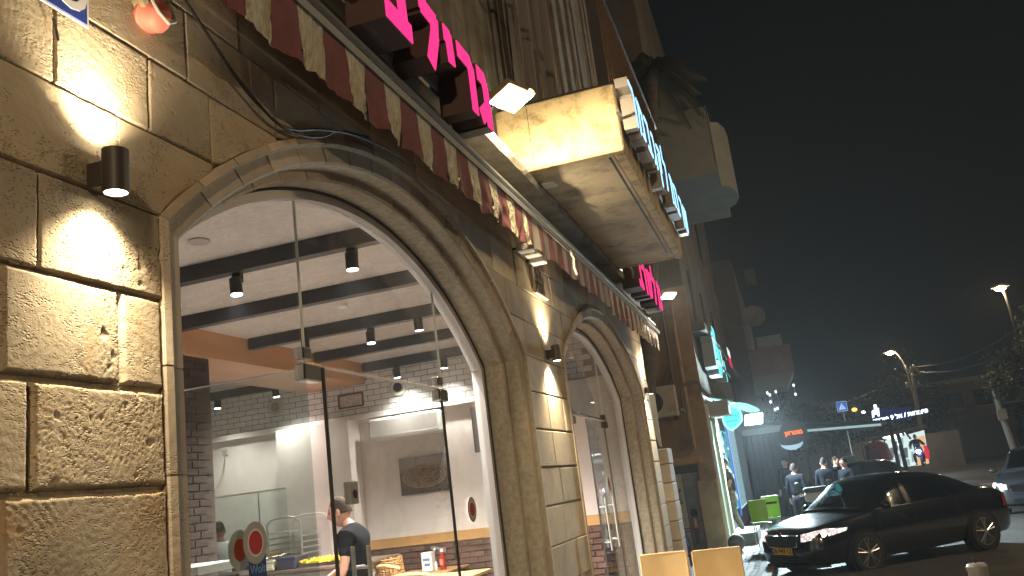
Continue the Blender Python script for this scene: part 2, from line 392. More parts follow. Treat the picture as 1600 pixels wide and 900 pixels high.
# ================================================================== RESTAURANT BUILDING
rest = thing('restaurant_building', (0, 6.5, 0), 'stone restaurant building with two glazed arches lit by wall lamps', 'building')
ARCHES = [dict(y0=2.0, y1=5.69, zs=2.54, za=3.29, n=17), dict(y0=6.76, y1=10.77, zs=2.65, za=3.34, n=15)]
for a in ARCHES:
    h = (a['y1']-a['y0'])/2; r = a['za']-a['zs']
    a['R'] = (h*h+r*r)/(2*r); a['yc'] = (a['y0']+a['y1'])/2; a['zc'] = a['za']-a['R']
def archz(y):
    for a in ARCHES:
        if a['y0'] < y < a['y1']: return a['zc']+math.sqrt(max(0, a['R']**2-(y-a['yc'])**2))
    return None
def zk(a, r):
    """height of the kink where the jamb meets the arc at inward offset r"""
    return a['zc']+math.sqrt((a['R']-r)**2-((a['y1']-a['y0'])/2-r)**2)
def arcp(a, r, t):
    h = (a['y1']-a['y0'])/2-r; th = math.asin(h/(a['R']-r)); an = -th+2*th*t
    return a['yc']+(a['R']-r)*math.sin(an), a['zc']+(a['R']-r)*math.cos(an)

backing = MB()
cols = sorted(set([0.4, 2.0, 5.69, 6.76, 10.77, 11.28] + [2.0+i*(3.69/40) for i in range(41)] + [6.76+i*(4.01/40) for i in range(41)]))
for a, b in zip(cols[:-1], cols[1:]):
    if b-a < 1e-4: continue
    inside = archz((a+b)/2) is not None
    za = archz(a) if inside else 0; zb = archz(b) if inside else 0
    if inside:
        A = [q for q in ARCHES if q['y0'] < (a+b)/2 < q['y1']][0]
        za = za if za is not None else A['zs']; zb = zb if zb is not None else A['zs']
    backing.add([(-.016, a, za), (-.016, b, zb), (-.016, b, 3.62), (-.016, a, 3.62)], [(0, 1, 2, 3)])
    backing.add([(-.27, a, za), (-.27, b, zb), (-.27, b, 3.62), (-.27, a, 3.62)], [(3, 2, 1, 0)])
backing.box((-.9, 11.281, -.2), (-.003, 11.30, 3.62))
fac = backing.build('stone_facade', MORTAR, rest)

Zs = [0, .21, .47, .73, .99, 1.25, 1.51, 1.77, 2.03, 2.29, 2.54, 2.79, 3.03, 3.28, 3.53]
YJ = {6: [1.0, 1.47, 2.0], 7: [1.1, 1.55, 2.0], 8: [1.0, 1.465, 2.0], 9: [1.12, 1.57, 2.0], 10: [1.3, 1.84],
      11: [1.2, 1.62, 1.97, 2.262], 12: [1.3, 1.72, 2.15, 2.66], 13: [1.5, 2.0, 2.45]}
def displaced_block(y0, y1, z0, z1, seed, rough, gap):
    g = gap; gs = 1.0 if g > .01 else .55; y0 += g/2; y1 -= g/2; z0 += g/2; z1 -= g/2
    st = 0.0036; nu = max(4, int((y1-y0)/st)); nv = max(4, int((z1-z0)/st)); mb = MB()
    cx = seed*3.7
    ring = (y0+random.uniform(-.15, .25), z0+random.uniform(-.1, .3)); rr = random.uniform(.10, .2)
    def fn(u, v):
        y = y0+(y1-y0)*u; z = z0+(z1-z0)*v
        e = min(u*(y1-y0), (1-u)*(y1-y0), v*(z1-z0), (1-v)*(z1-z0))
        p = Vector((y*1.0+cx, z*1.0, seed*1.3))
        ang = Vector((y*.9+z*.45, (z*.9-y*.45)*1.8, seed*1.3))
        x = 0.004+0.0022*noise.noise(p*6)
        x += 0.0006*rough*noise.noise(p*90)
        c = noise.noise(ang*135+Vector((cx, 0, 0)))+0.5*noise.noise(ang*240)
        msk = max(0.12, min(.85, (noise.noise(p*4+Vector((9, 3, 1)))+.12)*2.0))
        if c > 0.22: x -= min(c-0.22, .35)*0.0058*rough*msk
        big = noise.noise(p*34+Vector((3, 9, 2)))
        if big > .45: x -= (big-.45)*0.022*rough*msk
        d = math.hypot(y-ring[0], z-ring[1])
        if d > rr: x += 0.0007*math.sin(d*330)*max(0, noise.noise(p*4))*1.6
        ed = 0.010+0.006*noise.noise(p*28)
        if e < ed*gs: x -= (1-e/(ed*gs))**1.5*(0.014 if g > .01 else .006)
        if u in (0, 1) or v in (0, 1): x = -0.014
        return (x, y, z)
    mb.grid(fn, nu, nv); o = mb.build('stone', STONE, fac, smooth=False)
    o.data.polygons.foreach_set('use_smooth', [True]*len(o.data.polygons)); return o
def simple_block(y0, y1, z0, z1, gap):
    """block with a chamfer, its underside following the arch curve if it touches one"""
    g = gap/2; y0 += g; y1 -= g; z0 += g; z1 -= g
    xp = random.uniform(-.002, .004); n = 1
    mids = [y0, y1]
    over = any(a['y0'] < y1 and a['y1'] > y0 for a in ARCHES) and z1 > 2.3
    if over: n = max(2, int((y1-y0)/.05))
    P = []
    for i in range(n+1):
        y = y0+(y1-y0)*i/n; az = archz(y); lo = z0
        if az is not None: lo = max(z0, az+.003)
        P.append((y, lo))
    # keep the run where there is height
    runs = []; cur = []
    for y, lo in P:
        if lo < z1-.012: cur.append((y, lo))
        else:
            if len(cur) > 1: runs.append(cur)
            cur = []
    if len(cur) > 1: runs.append(cur)
    for run in runs:
        poly = [(y, lo) for y, lo in run] + [(run[-1][0], z1), (run[0][0], z1)]
        cy = sum(p[0] for p in poly)/len(poly); cz = sum(p[1] for p in poly)/len(poly)
        k = len(poly); mb = MB(); b = .006
        inner = [(y+(b if y < cy else -b), z+(b if z < cz else -b)) for y, z in poly]
        mb.add([(-.015, y, z) for y, z in poly]+[(xp-.004, y, z) for y, z in poly]+[(xp, y, z) for y, z in inner],
               [(i, (i+1) % k, k+(i+1) % k, k+i) for i in range(k)]+[(k+i, k+(i+1) % k, 2*k+(i+1) % k, 2*k+i) for i in range(k)]+[tuple(range(2*k, 3*k))])
        mb.build('stone', STONE, fac)
nblk = 0
for ci, (z0, z1) in enumerate(zip(Zs[:-1], Zs[1:])):
    segs = [(0.55, 2.0), (5.69, 6.76), (10.77, 11.28)] if z1 <= 2.55 else [(0.55, 11.28)]
    near = YJ.get(ci, [])
    for s0, s1 in segs:
        js = [s0]
        if s0 < 1: js += [j for j in near if j < s1-.05]
        y = js[-1]
        while True:
            y += random.uniform(.36, .58)
            if y > s1-.15: break
            js.append(y)
        js.append(s1)
        for a, b in zip(js[:-1], js[1:]):
            gap = .013 if ci in (6, 7, 8) else .005
            if ci >= 5 and b <= 2.30 and b > 1.25 and not (archz(b-.001) and archz(b-.001) > z0):
                displaced_block(max(a, 1.15), b, z0, z1, ci*5+a, 1.0 if b < 2.05 else .6, gap)
            else: simple_block(a, b, z0, z1, gap)
# arch surrounds
PROF = [(0, -.014), (0, .009), (.026, .013), (.034, -.010), (.098, -.012), (.104, -.018), (.104, -.112), (.112, -.118), (.142, -.118), (.148, -.124), (.148, -.268)]
for ai, a in enumerate(ARCHES):
    sur = MB()
    def strip(mb, stations, prof):
        n = len(prof); vs = []
        for st in stations:
            for r, x in prof:
                y, z = st(r); vs.append((x, y, z))
        mb.add(vs, [(i*n+k, i*n+k+1, (i+1)*n+k+1, (i+1)*n+k) for i in range(len(stations)-1) for k in range(n-1)])
        k0 = len(mb.f)
        cap = [Vector(v) for v in vs[:n]]+[Vector((-.268, vs[0][1], vs[0][2]))]
        mb.add(cap, [tuple(range(len(cap)))]); cap = [Vector(v) for v in vs[-n:]]+[Vector((-.268, vs[-n][1], vs[-n][2]))]
        mb.add(cap, [tuple(range(len(cap)))[::-1]])
    back = [(r+.004, x-.006) for r, x in PROF]
    sts = [(lambda r, z=z: (a['y0']+r, z)) for z in (0, 1.2)] + [(lambda r, t=t: arcp(a, r, t/32)) for t in range(33)] + [(lambda r, z=z: (a['y1']-r, z)) for z in (1.2, 0)]
    strip(sur, sts, back)
    so = sur.build('arch_surround', MORTAR, rest)
    n = a['n']
    for i in range(n):
        g = .0012; mb = MB(); t0 = i/n+g; t1 = (i+1)/n-g
        if i == 0: t0 = 0
        if i == n-1: t1 = 1
        dx = random.uniform(-.0015, .0015)
        strip(mb, [(lambda r, t=t0+(t1-t0)*q/4: arcp(a, r, t)) for q in range(5)], [(r, x+dx) for r, x in PROF]); mb.build('voussoir', ARCHS, so)
    for side in (0, 1):
        zz = [0, .30, .62, .95, 1.25, 1.51+.1*side, 1.80+.1*side, 2.10+.05*side, 9]
        for z0, z1 in zip(zz[:-1], zz[1:]):
            mb = MB(); top = z1 > 5
            f0 = (lambda r, z=z0+.004: (a['y0']+r if side == 0 else a['y1']-r, z))
            f1 = (lambda r: (a['y0']+r if side == 0 else a['y1']-r, zk(a, r)-.002)) if top else (lambda r, z=z1-.002: (a['y0']+r if side == 0 else a['y1']-r, z))
            strip(mb, [f0, f1], PROF); mb.build('jamb_stone', ARCHS, so)
# window frames and glass
XG = -0.30
def arch_top(a, r, y):
    return a['zc']+math.sqrt(max(0, (a['R']-r)**2-(y-a['yc'])**2))
def pane_poly(a, r, ya, yb, zlo, n=14):
    out = [(ya, zlo), (yb, zlo)]
    for i in range(n+1):
        y = yb+(ya-yb)*i/n; out.append((y, arch_top(a, r, y)))
    return out
for ai, a in enumerate(ARCHES):
    fr = MB(); prof = [(.135, -.262), (.20, -.262), (.20, -.335), (.135, -.335)]
    sts = [(lambda r, z=z: (a['y0']+r, z)) for z in (0.0, 1.2)] + [(lambda r, t=t: arcp(a, r, t/40)) for t in range(41)] + [(lambda r, z=z: (a['y1']-r, z)) for z in (1.2, 0)]
    n = 4; vs = []
    for st in sts:
        for r, x in prof:
            y, z = st(r); vs.append((x, y, z))
    fr.add(vs, [(i*n+k, i*n+(k+1) % n, (i+1)*n+(k+1) % n, (i+1)*n+k) for i in range(len(sts)-1) for k in range(n)])
    wf = fr.build('window_frame', FRAMEW, rest)
    mb = MB(); prof = [(.130, -.268), (.158, -.250), (.164, -.266)]; n = 3; vs = []
    for st in sts:
        for r, x in prof:
            y, z = st(r); vs.append((x, y, z))
    mb.add(vs, [(i*n+k, i*n+(k+1) % n, (i+1)*n+(k+1) % n, (i+1)*n+k) for i in range(len(sts)-1) for k in range(n)])
    mb.build('gasket', mat('dark_seal', (0.035, 0.033, 0.03), .6), wf)
    if ai == 0: splits = [a['y0']+.2, 3.28, 4.84, a['y1']-.2]; zt = 2.29
    else: splits = [a['y0']+.2, 8.0, 9.62, a['y1']-.2]; zt = 2.27
    for k, (ya, yb) in enumerate(zip(splits[:-1], splits[1:])):
        mb = MB(); lo = zt if k == 1 else 0.02
        mb.prism([(XG, y, z) for y, z in pane_poly(a, .2, ya+.003, yb-.003, lo)], (-.010, 0, 0)); mb.build('glass_pane', GLASS, wf)
        if k < 2:
            zz = arch_top(a, .2, yb)
            mb = MB(); mb.box((XG-.011, yb-.0022, 2.29), (XG+.001, yb+.0022, zz)); mb.build('pane_edge', mat('glass_edge', (0.78, 0.80, 0.78), .25), wf)
    # door leaf closed
    ya, yb = (3.43, 4.82) if ai == 0 else (8.72, 9.60)
    d = MB(); d.prism([(XG-.001, ya, .02), (XG-.001, yb, .02), (XG-.001, yb, zt-.01), (XG-.001, ya, zt-.01)], (-.010, 0, 0))
    dl = d.build('glass_door', GLASSD, rest)
    for yy, ww in ((ya, .0035), (yb, .004)):
        mb = MB(); mb.box((XG-.013, yy-ww, .02), (XG+.003, yy+ww, zt-.01)); mb.build('door_seal', mat('dark_seal', (0, 0, 0)), dl)
    mb = MB(); mb.box((XG-.012, ya, zt-.014), (XG+.002, yb, zt-.006)); mb.build('door_top_edge', mat('glass_edge', (0, 0, 0)), dl)
    # patch fittings
    for yy in ((3.30, 4.80) if ai == 0 else (8.08, 9.62)):
        mb = MB(); mb.bbox((XG-.03, yy-.07, zt-.085), (XG+.022, yy+.07, zt-.012), .006); mb.bbox((XG-.03, yy-.07, zt+.004), (XG+.022, yy+.0, zt+.06), .006); mb.build('patch_fitting', STEEL if ai == 0 else BLACK, dl)
    # pull handles
    for k, (yy, xs) in enumerate((((ya+.17, 1), (ya+.25, -1)) if ai == 0 else ((8.78, 1), (8.98, -1), (9.18, 1), (9.38, -1)))):
        hh = MB(); xo = XG+.06*xs; h0, h1 = (1.0, 1.49) if ai == 0 else (.95, 1.46)
        hh.tube([(xo, yy, h0), (xo, yy, h1)], .010, 12)
        for zz in (h0+.08, h1-.09): hh.tube([(xo, yy, zz), (XG-.005, yy, zz)], .006, 8)
        hh.build('pull_handle', mat('satin_steel', (.55,.55,.54), .35, metal=.3), dl, smooth=True)
    if ai == 1:
        mb = MB(); mb.tube([(XG+.02, 8.1, 2.29), (XG+.02, 9.67, 2.27)], .006, 6); mb.build('closer_rod', BLACK, dl)
# open door leaf of the first arch, swung inwards
mb = MB(); mb.box((-1.22, 3.325, .02), (-.335, 3.335, 2.27)); dl = mb.build('open_glass_door', GLASSD, rest)
mb = MB(); mb.box((-1.224, 3.322, .02), (-1.219, 3.338, 2.27)); mb.box((-1.22, 3.322, 2.268), (-.335, 3.338, 2.273)); mb.build('door_edge', mat('glass_edge', (0, 0, 0)), dl)
mb = MB(); mb.bbox((-.325, 3.575, 1.675), (-.288, 3.645, 1.775), .003); lp = mb.build('lock_plate', mat('plate_grey', (.36,.35,.34), .4), bpy.data.objects['glass_door']); mb = MB(); mb.cyl((-.283, 3.605, 1.722), (1, 0, 0), .014, .006, 14); mb.bbox((-.286, 3.599, 1.70), (-.281, 3.611, 1.722), .001); mb.build('keyhole', BLACK, lp)
# room shell
XB = -6.7
room = MB(); room.box((XB-.1, 1.6, -.1), (-.36, 11.0, 0.0)); room.build('room_floor', mat('floor_tile', (0.25, 0.22, 0.2), .4), rest)
mb = MB(); mb.box((XB-.1, 1.5, 3.6), (-.27, 11.15, 3.7)); ceil = mb.build('room_ceiling', CEILM, rest)
mb = MB(); mb.box((XB-.1, 10.9, 0.0), (-.275, 11.27, 3.6)); bw = mb.build('back_wall', PLASTW, rest)
mb = MB(); mb.box((XB-.1, 1.5, 0), (XB, 10.9, 3.6)); mb.box((XB, 1.5, 0), (-.27, 1.6, 3.6)); mb.build('side_wall', PLASTW, rest)
mb = MB(); mb.bbox((XB, 10.80, 2.83), (-.28, 10.899, 2.91), .004); mb.build('tile_ledge', PLASTW, bw)
mb = MB(); mb.box((XB, 10.885, 2.912), (-.28, 10.8995, 3.6)); tb = mb.build('tile_backing', GROUT, bw)
mb = MB(); mb.bbox((-.0985, -.008, -.0345), (.0985, .0, .0345), .004)
scatter('tile', mb, TILEM, tb, [(-6.55+i*.205+(.1025 if j % 2 else 0), 10.884, 2.959+j*.076) for j in range(9) for i in range(29) if -6.55+i*.205 < -.7])
mb = MB(); mb.bbox((XB, 10.87, 1.10), (-.28, 10.8992, 1.225), .004); mb.build('wood_rail', WOODL, bw)
mb = MB(); mb.box((XB, 10.885, 0), (-.28, 10.8993, 1.09)); wn = mb.build('wainscot', mat('brick_mortar', (.10, .07, .055), .9), bw)
mb = MB(); mb.bbox((-.097, -.014, -.031), (.097, 0, .031), .004)
scatter('brick', mb, BRICKM, wn, [(-5.3+i*.205+(.1 if j % 2 else 0), 10.884-random.uniform(0, .006), 1.055-j*.072) for j in range(8) for i in range(24)])
for y in (5.4, 6.72, 8.10, 9.50, 10.8):
    x0 = XB if y < 7 else -3.78
    mb = MB(); mb.bbox((x0, y, 3.475), (-.29, y+.10, 3.599), .003); mb.build('ceiling_beam', BEAMM, rest)
mb = MB(); mb.box((-6.3, 10.3, 3.36), (-4.7, 10.39, 3.47)); mb.build('ceiling_beam', BEAMM, rest)
mb = MB(); mb.bbox((-4.68, 6.85, 3.32), (-3.80, 10.87, 3.598), .004); mb.build('wood_bulkhead', WOOD, rest)
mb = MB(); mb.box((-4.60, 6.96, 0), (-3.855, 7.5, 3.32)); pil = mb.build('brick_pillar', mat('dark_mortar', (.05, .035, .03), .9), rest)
mb = MB(); mb.bbox((0, -.095, -.032), (.014, .095, .032), .004)
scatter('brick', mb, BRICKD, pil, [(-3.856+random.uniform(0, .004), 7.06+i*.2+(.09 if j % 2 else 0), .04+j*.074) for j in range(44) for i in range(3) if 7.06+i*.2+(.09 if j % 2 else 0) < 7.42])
# interior partition column (white) right of the kitchen
mb = MB(); mb.box((-5.05, 10.55, 0), (-3.95, 10.88, 2.829)); mb.build('wall_return', PLASTW, rest)
# cornice, slab and dark upper wall
mb = MB()
def corn(u, v):
    y = .4+10.9*u; x = [.0, .17, .185, .17, .0][int(v*4+.5)]; z = [3.80, 3.80, 3.84, 3.885, 3.90][int(v*4+.5)]
    return (x+.012*noise.noise(Vector((y*6, v*9, 1)))*(1 if 0 < v < 1 else 0), y, z+.006*noise.noise(Vector((y*11, v*3, 5))))
mb.grid(corn, 160, 4); mb.build('cornice', CONC, rest, smooth=False)
mb = MB(); mb.box((-.3, .3, 3.60), (-.004, 11.3, 3.81)); mb.build('lintel_band', CONCD, rest)
mb = MB(); mb.box((-.34, .3, 3.81), (-.03, 11.3, 9.5)); uw = mb.build('upper_wall', CONCD, rest)
k = 0
y = .5
while y < 11.1:
    wd = random.uniform(.10, .28)
    mb = MB(); mb.bbox((-.035, y, 4.5), (random.choice((-.012, .01, .03)), y+wd-.02, 9.4), .006); mb.build('cladding_board', CONCD, uw); y += wd
mb = MB(); mb.box((-6.8, 11.275, -.2), (-.34, 11.30, 9.5)); mb.box((-6.9, .3, 9.5), (-.03, 11.3, 9.7)); mb.box((-6.9, .3, 3.72), (-6.82, 11.3, 9.5)); mb.box((-6.8, .2, 3.72), (-.34, .3, 9.5)); mb.build('outer_wall', CONCD, rest)
# balcony
BY0, BY1, BX, BZ0, BZ1 = 5.75, 9.32, .885, 3.86, 4.37
mb = MB(); mb.bbox((-.02, BY0, BZ0), (BX, BY0+.09, BZ1), .012); bal = mb.build('balcony_end_panel', BALC, rest)
mb = MB(); mb.bbox((.225, BY0-.004, BZ0+.004), (.229, BY0+.05, BZ1-.004), .001); mb.build('panel_joint', mat('dark_seal', (0, 0, 0)), bal)
mb = MB(); mb.bbox((BX-.09, BY0+.093, BZ0), (BX-.002, BY1, BZ1), .012); mb.build('balcony_front_panel', BALC, rest)
mb = MB(); mb.bbox((-.02, BY1-.09, BZ0+.002), (BX-.093, BY1-.002, BZ1), .012); mb.build('balcony_far_panel', BALC, rest)
def soff(u, v):
    x = -.02+(BX-.07)*u; y = BY0+.02+(BY1-BY0-.04)*v
    return (x, y, BZ0+.006+.0015*noise.noise(Vector((x*9, y*9, 0))))
mb = MB(); mb.box((-.02, BY0+.092, BZ0+.02), (BX-.092, BY1-.092, BZ0+.12)); sf = mb.build('balcony_slab', SOFF, rest)
mb = MB(); mb.grid(soff, 20, 60); mb.v = [Vector((v.x, v.y, min(v.z, BZ0+.019))) for v in mb.v]; mb.v = [Vector((max(-.02, min(v.x, BX-.094)), max(BY0+.094, min(v.y, BY1-.094)), v.z)) for v in mb.v]; mb.build('soffit', SOFF, sf)
mb = MB(); mb.tube([(BX-.125, BY0+.12, BZ0+.004), (BX-.125, BY0+1.2, BZ0+.006), (BX-.13, BY1-.35, BZ0+.004)], .009, 6); mb.build('drip_bead', mat('dark_seal', (0, 0, 0)), sf)
mb = MB(); mb.bbox((.2, BY0+.25, BZ0-.03), (.30, BY0+.38, BZ0+.006), .004); mb.build('junction_box', WHITEP, sf)
rl = MB(); rl.tube([(.0, BY0+.05, BZ1+.02), (BX-.05, BY0+.05, BZ1+.02), (BX-.05, BY1-.05, BZ1+.02)], .016, 8)
rl.tube([(.0, BY0+.05, BZ1+1.0), (BX-.05, BY0+.05, BZ1+1.0), (BX-.05, BY1-.05, BZ1+1.0)], .016, 8)
rail = rl.build('balcony_railing', BLACK, rest, smooth=True)
mb = MB(); mb.tube([(0, 0, 0), (0, 0, .98)], .006, 6)
scatter('railing_bar', mb, mat('rusty_bar', (.13, .08, .05), .7), rail, [(px_, py_, BZ1+.02) for px_, py_ in [(.1+.13*k, BY0+.05) for k in range(6)]+[(BX-.05, BY0+.2+k*.13) for k in range(25)]])
mb = MB(); mb.box((.0, BY0+.3, BZ1+.0), (.012, BY0+1.1, BZ1+1.9)); mb.grid(lambda u, v: (.10+.06*math.sin(u*22)+.05*v, BY0+.25+1.3*u, BZ1+.1+1.7*v), 60, 3)
mb.build('shutter_curtain', mat('grey_canvas', (.16, .15, .145), .9), rest)

# ================================================================== WALL LAMPS (sconces)
def sconce(y, z, label, first=False, e=1.0):
    t = thing('wall_lamp', (0.004, y, z), label, 'wall lamp', 'cylinder lamps along the stone facade')
    x = .075; h = .118; r = .0335
    mb = MB(); mb.lathe((x, y, z-h/2), (0, 0, 1), [(r*.8, .012), (r*.86, 0), (r, 0), (r, h), (r*.86, h), (r*.8, h-.012)], 28); mb.build('lamp_body', SCON, t, smooth=True)
    mb = MB(); mb.bbox((.004, y-.026, z-.042), (x-r*.6, y+.026, z+.030), .003); mb.build('mounting_bracket', SCON, t)
    for s in (-1, 1):
        mb = MB(); mb.cyl((x, y, z+s*(h/2-.004)), (0, 0, 1), r*.84, .004, 24); mb.build('lens', BULB, t)
        lamp('lamp_beam', 'SPOT', (x, y, z+s*(h/2+.004)), 50*e if s < 0 else 30*e, (1, .81, .53), t, direction=(-.17, 0, s), spot_size=R(120), spot_blend=1.0, shadow_soft_size=.024)
    return t
sconce(1.745, 2.575, 'large looking black cylinder wall lamp nearest the viewer, shining up and down the rough stone', e=1.0)
sconce(6.27, 2.60, 'black cylinder wall lamp on the narrow stone pier between the two arches', e=1.5)
sconce(10.98, 2.66, 'small cylinder wall lamp at the far end of the stone wall beside the second arch', e=1.5)

# ================================================================== AWNING
AX = .22
aw = thing('striped_awning', (AX, 2, 3.2), 'long retracted awning with burgundy and cream striped valance above the arches', 'awning')
mb = MB(); mb.prism([(AX-.012, .3, 3.435), (AX+.012, .3, 3.428), (AX+.016, .3, 3.462), (AX-.02, .3, 3.485)], (0, 11.3, 0)); mb.build('front_bar', GREYM, aw)
mb = MB(); mb.tube([(.10, .3, 3.49), (.10, 11.5, 3.49)], .055, 12); mb.build('fabric_roll', BURG, aw, smooth=True)
mb = MB(); mb.bbox((.03, .3, 3.52), (.21, 11.5, 3.56), .01); mb.build('awning_hood', mat('hood_metal', (.10, .095, .09), .6), aw)
def valance(y0, y1, z1, wst, crink, depth, x=AX, c0=0):
    y = y0; k = c0
    while y < y1:
        ya, yb = y, min(y+wst*random.uniform(.93, 1.07), y1); mb = MB()
        def fn(u, v):
            yy = ya+(yb-ya)*u; d = depth+.008*math.sin(yy*9)+.006*math.sin(yy*23)
            p = Vector((yy*14, v*2.2, k*.37))
            xx = x+.010*math.sin(yy*18)*v+crink*(noise.noise(p)+.5*noise.noise(p*2.7))*v
            return (xx, yy, z1-d*v)
        mb.grid(fn, 14, 10)
        mb.build('valance_stripe', BURG if k % 2 == 0 else CREAM2 if crink < .01 else CREAM, aw, smooth=True); y = yb; k += 1
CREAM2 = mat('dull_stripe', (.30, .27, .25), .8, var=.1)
valance(.6, 5.35, 3.435, .172, .022, .245)
valance(5.35, 8.2, 3.425, .14, .004, .205)
valance(8.2, 11.45, 3.425, .155, .012, .25, c0=1)
mb = MB(); mb.tube([(AX+.004, 6.55, 3.44), (AX+.03, 6.56, 3.37), (AX+.02, 6.58, 3.30), (AX+.03, 6.6, 3.24)], .010, 8); mb.build('crank_hook', WHITEP, aw)

# ================================================================== PINK LETTER SIGN
def stroke(mb, pts, wd, x0, x1, y0, z0, sc, k):
    """a box along each stroke segment, front at x1"""
    for i in range(len(pts)-1):
        a = Vector((0, y0+pts[i][0]*sc, z0+pts[i][1]*sc)); b = Vector((0, y0+pts[i+1][0]*sc, z0+pts[i+1][1]*sc))
        d = (b-a).normalized(); nrm = Vector((0, -d.z, d.y))*wd/2*sc
        e = d*wd*.28*sc
        q = [a-nrm-e, b-nrm+e, b+nrm+e, a+nrm-e]
        mb.prism([Vector((x0-.0007*(i+k), p.y, p.z)) for p in q], (x1-x0+.0014*(i+k), 0, 0))
GL = {'gimel': [[(.12, .93), (.38, .93), (.46, .72), (.5, .0)], [(.46, .32), (.08, .04)]],
      'resh': [[(.0, .92), (.48, .92), (.60, .78), (.60, .0)]],
      'yod': [[(.12, .93), (.26, .93), (.30, .50)]],
      'lamed': [[(.10, 1.35), (.10, .92), (.58, .90), (.52, .58), (.26, .02)]],
      'bet': [[(.0, .93), (.50, .93), (.56, .1)], [(-.02, .07), (.74, .07)]],
      'qof': [[(.0, .93), (.62, .93), (.40, .25)], [(.06, .66), (.06, -.3)]],
      'shin': [[(.0, .95), (.12, .08), (.62, .12), (.84, .95)], [(.42, .95), (.12, .35)]],
      'mem': [[(.1, .95), (.25, .75), (.06, .0)], [(.25, .9), (.72, .8), (.76, .07), (.4, .07)]]}
def letter_sign(root, items, x0, x1, face, case, z0, sc, wd=.2):
    for k, (g, y) in enumerate(items):
        c = MB(); f = MB()
        for j, st in enumerate(GL[g]):
            stroke(c, st, wd, x0, x1, y, z0, sc, j*3); stroke(f, st, wd*(.86 if face is PINK else .45), x1+.001, x1+.006, y, z0, sc, j*3)
        lc = c.build('letter', case, root); f.build('lit_face', face, lc)
s1 = thing('pink_letter_sign', (.2, 4, 3.63), 'row of deep box letters glowing pink above the striped awning before the balcony', 'sign', 'pink letter signs')
letter_sign(s1, [('gimel', 4.19), ('resh', 3.92), ('yod', 3.70), ('lamed', 3.42), ('bet', 3.03)], .17, .345, PINK, CASE, 3.635, .285, .36)
mb = MB(); mb.box((.10, 2.9, 3.72), (.168, 4.5, 3.745)); mb.box((.10, 2.9, 3.86), (.168, 4.5, 3.885)); mb.build('sign_rail', ALU, s1)
s2 = thing('pink_letter_sign', (.2, 10, 3.6), 'row of glowing pink box letters beyond the balcony above the far awning end', 'sign', 'pink letter signs')
letter_sign(s2, [('bet', 9.45), ('resh', 9.78), ('shin', 10.15), ('lamed', 10.55), ('mem', 10.95)], .17, .36, PINK, CASE, 3.68, .32, .30)
mb = MB(); mb.box((.10, 9.4, 3.72), (.168, 11.2, 3.745)); mb.build('sign_rail', ALU, s2)
mb = MB()
for k in range(3): mb.tube([(.2, 9.36+.05*k, 3.98), (.30, 9.42+.05*k, 3.9-.02*k), (.28, 9.5+.06*k, 3.80), (.30, 9.62+.06*k, 3.74)], .004, 5)
mb.build('loose_wire', WHITEP, s2)
# blue channel letters on the balcony front
s3 = thing('blue_letter_sign', (.9, 7, 4), 'edge-on row of white box letters glowing blue on the balcony front', 'sign')
letter_sign(s3, [('resh', 5.62), ('mem', 5.92), ('bet', 6.3), ('gimel', 6.62), ('qof', 6.95), ('lamed', 7.3), ('mem', 7.75), ('bet', 8.1), ('resh', 8.5), ('shin', 8.85)], .91, 1.0, BLUEL, BLUEC, 4.02, .29, .24)
mb = MB(); mb.box((.888, 5.6, 4.08), (.91, 9.2, 4.10)); mb.box((.888, 5.6, 4.24), (.91, 9.2, 4.26)); mb.build('sign_rail', ALU, s3)

# ================================================================== FLOODLIGHTS
def flood(loc, direc, label, em, e, colr, size=(.19, .13), grp='floodlights on the facade', ldir=None):
    loc = Vector(loc); d = Vector(direc).normalized()
    t = thing('floodlight', loc, label, 'floodlight', grp)
    a = d.cross(Vector((0, 0, 1))).normalized(); b = a.cross(d).normalized()
    mb = MB(); mb.obox(loc-d*.02, (a, b, d), (size[0]/2+.012, size[1]/2+.012, .018)); 
    for k in range(5): mb.obox(loc-d*.05+a*(k-2)*size[0]*.2, (a, b, d), (.004, size[1]*.4, .02))
    mb.build('housing', mat('flood_housing', (.28, .2, .13), .5), t)
    mb = MB(); mb.obox(loc+d*.002, (a, b, d), (size[0]/2, size[1]/2, .003)); mb.build('light_panel', em, t)
    mb = MB(); mb.tube([loc-d*.05, loc-d*.08+Vector((-.06, 0, -.02)), (0.19 if loc.x < .6 else loc.x-.3, loc.y-.02, loc.z-.06)], .010, 6); mb.build('bracket_arm', BLACK, t)
    lamp('flood_beam', 'AREA', loc+d*.012, e, colr, t, direction=ldir or d, shape='RECTANGLE', size=size[0], size_y=size[1])
    return t
flood((.34, 4.92, 4.04), (.30, -.12, -1), 'glaring warm floodlight mounted by the pink letters in front of the balcony', FLOODE, 75, (1, .80, .46), (.24, .18), ldir=(.1, .75, -.65))
flood((.36, 12.3, 4.05), (.25, -.30, -.9), 'small white floodlight at the far end of the pink letters', emis('white_flood', (1, .97, .85), 30), 330, (1, .90, .72), ldir=(.12, -1, -.02))
# no third floodlight; both beams are aimed apart from their panels, at the balcony

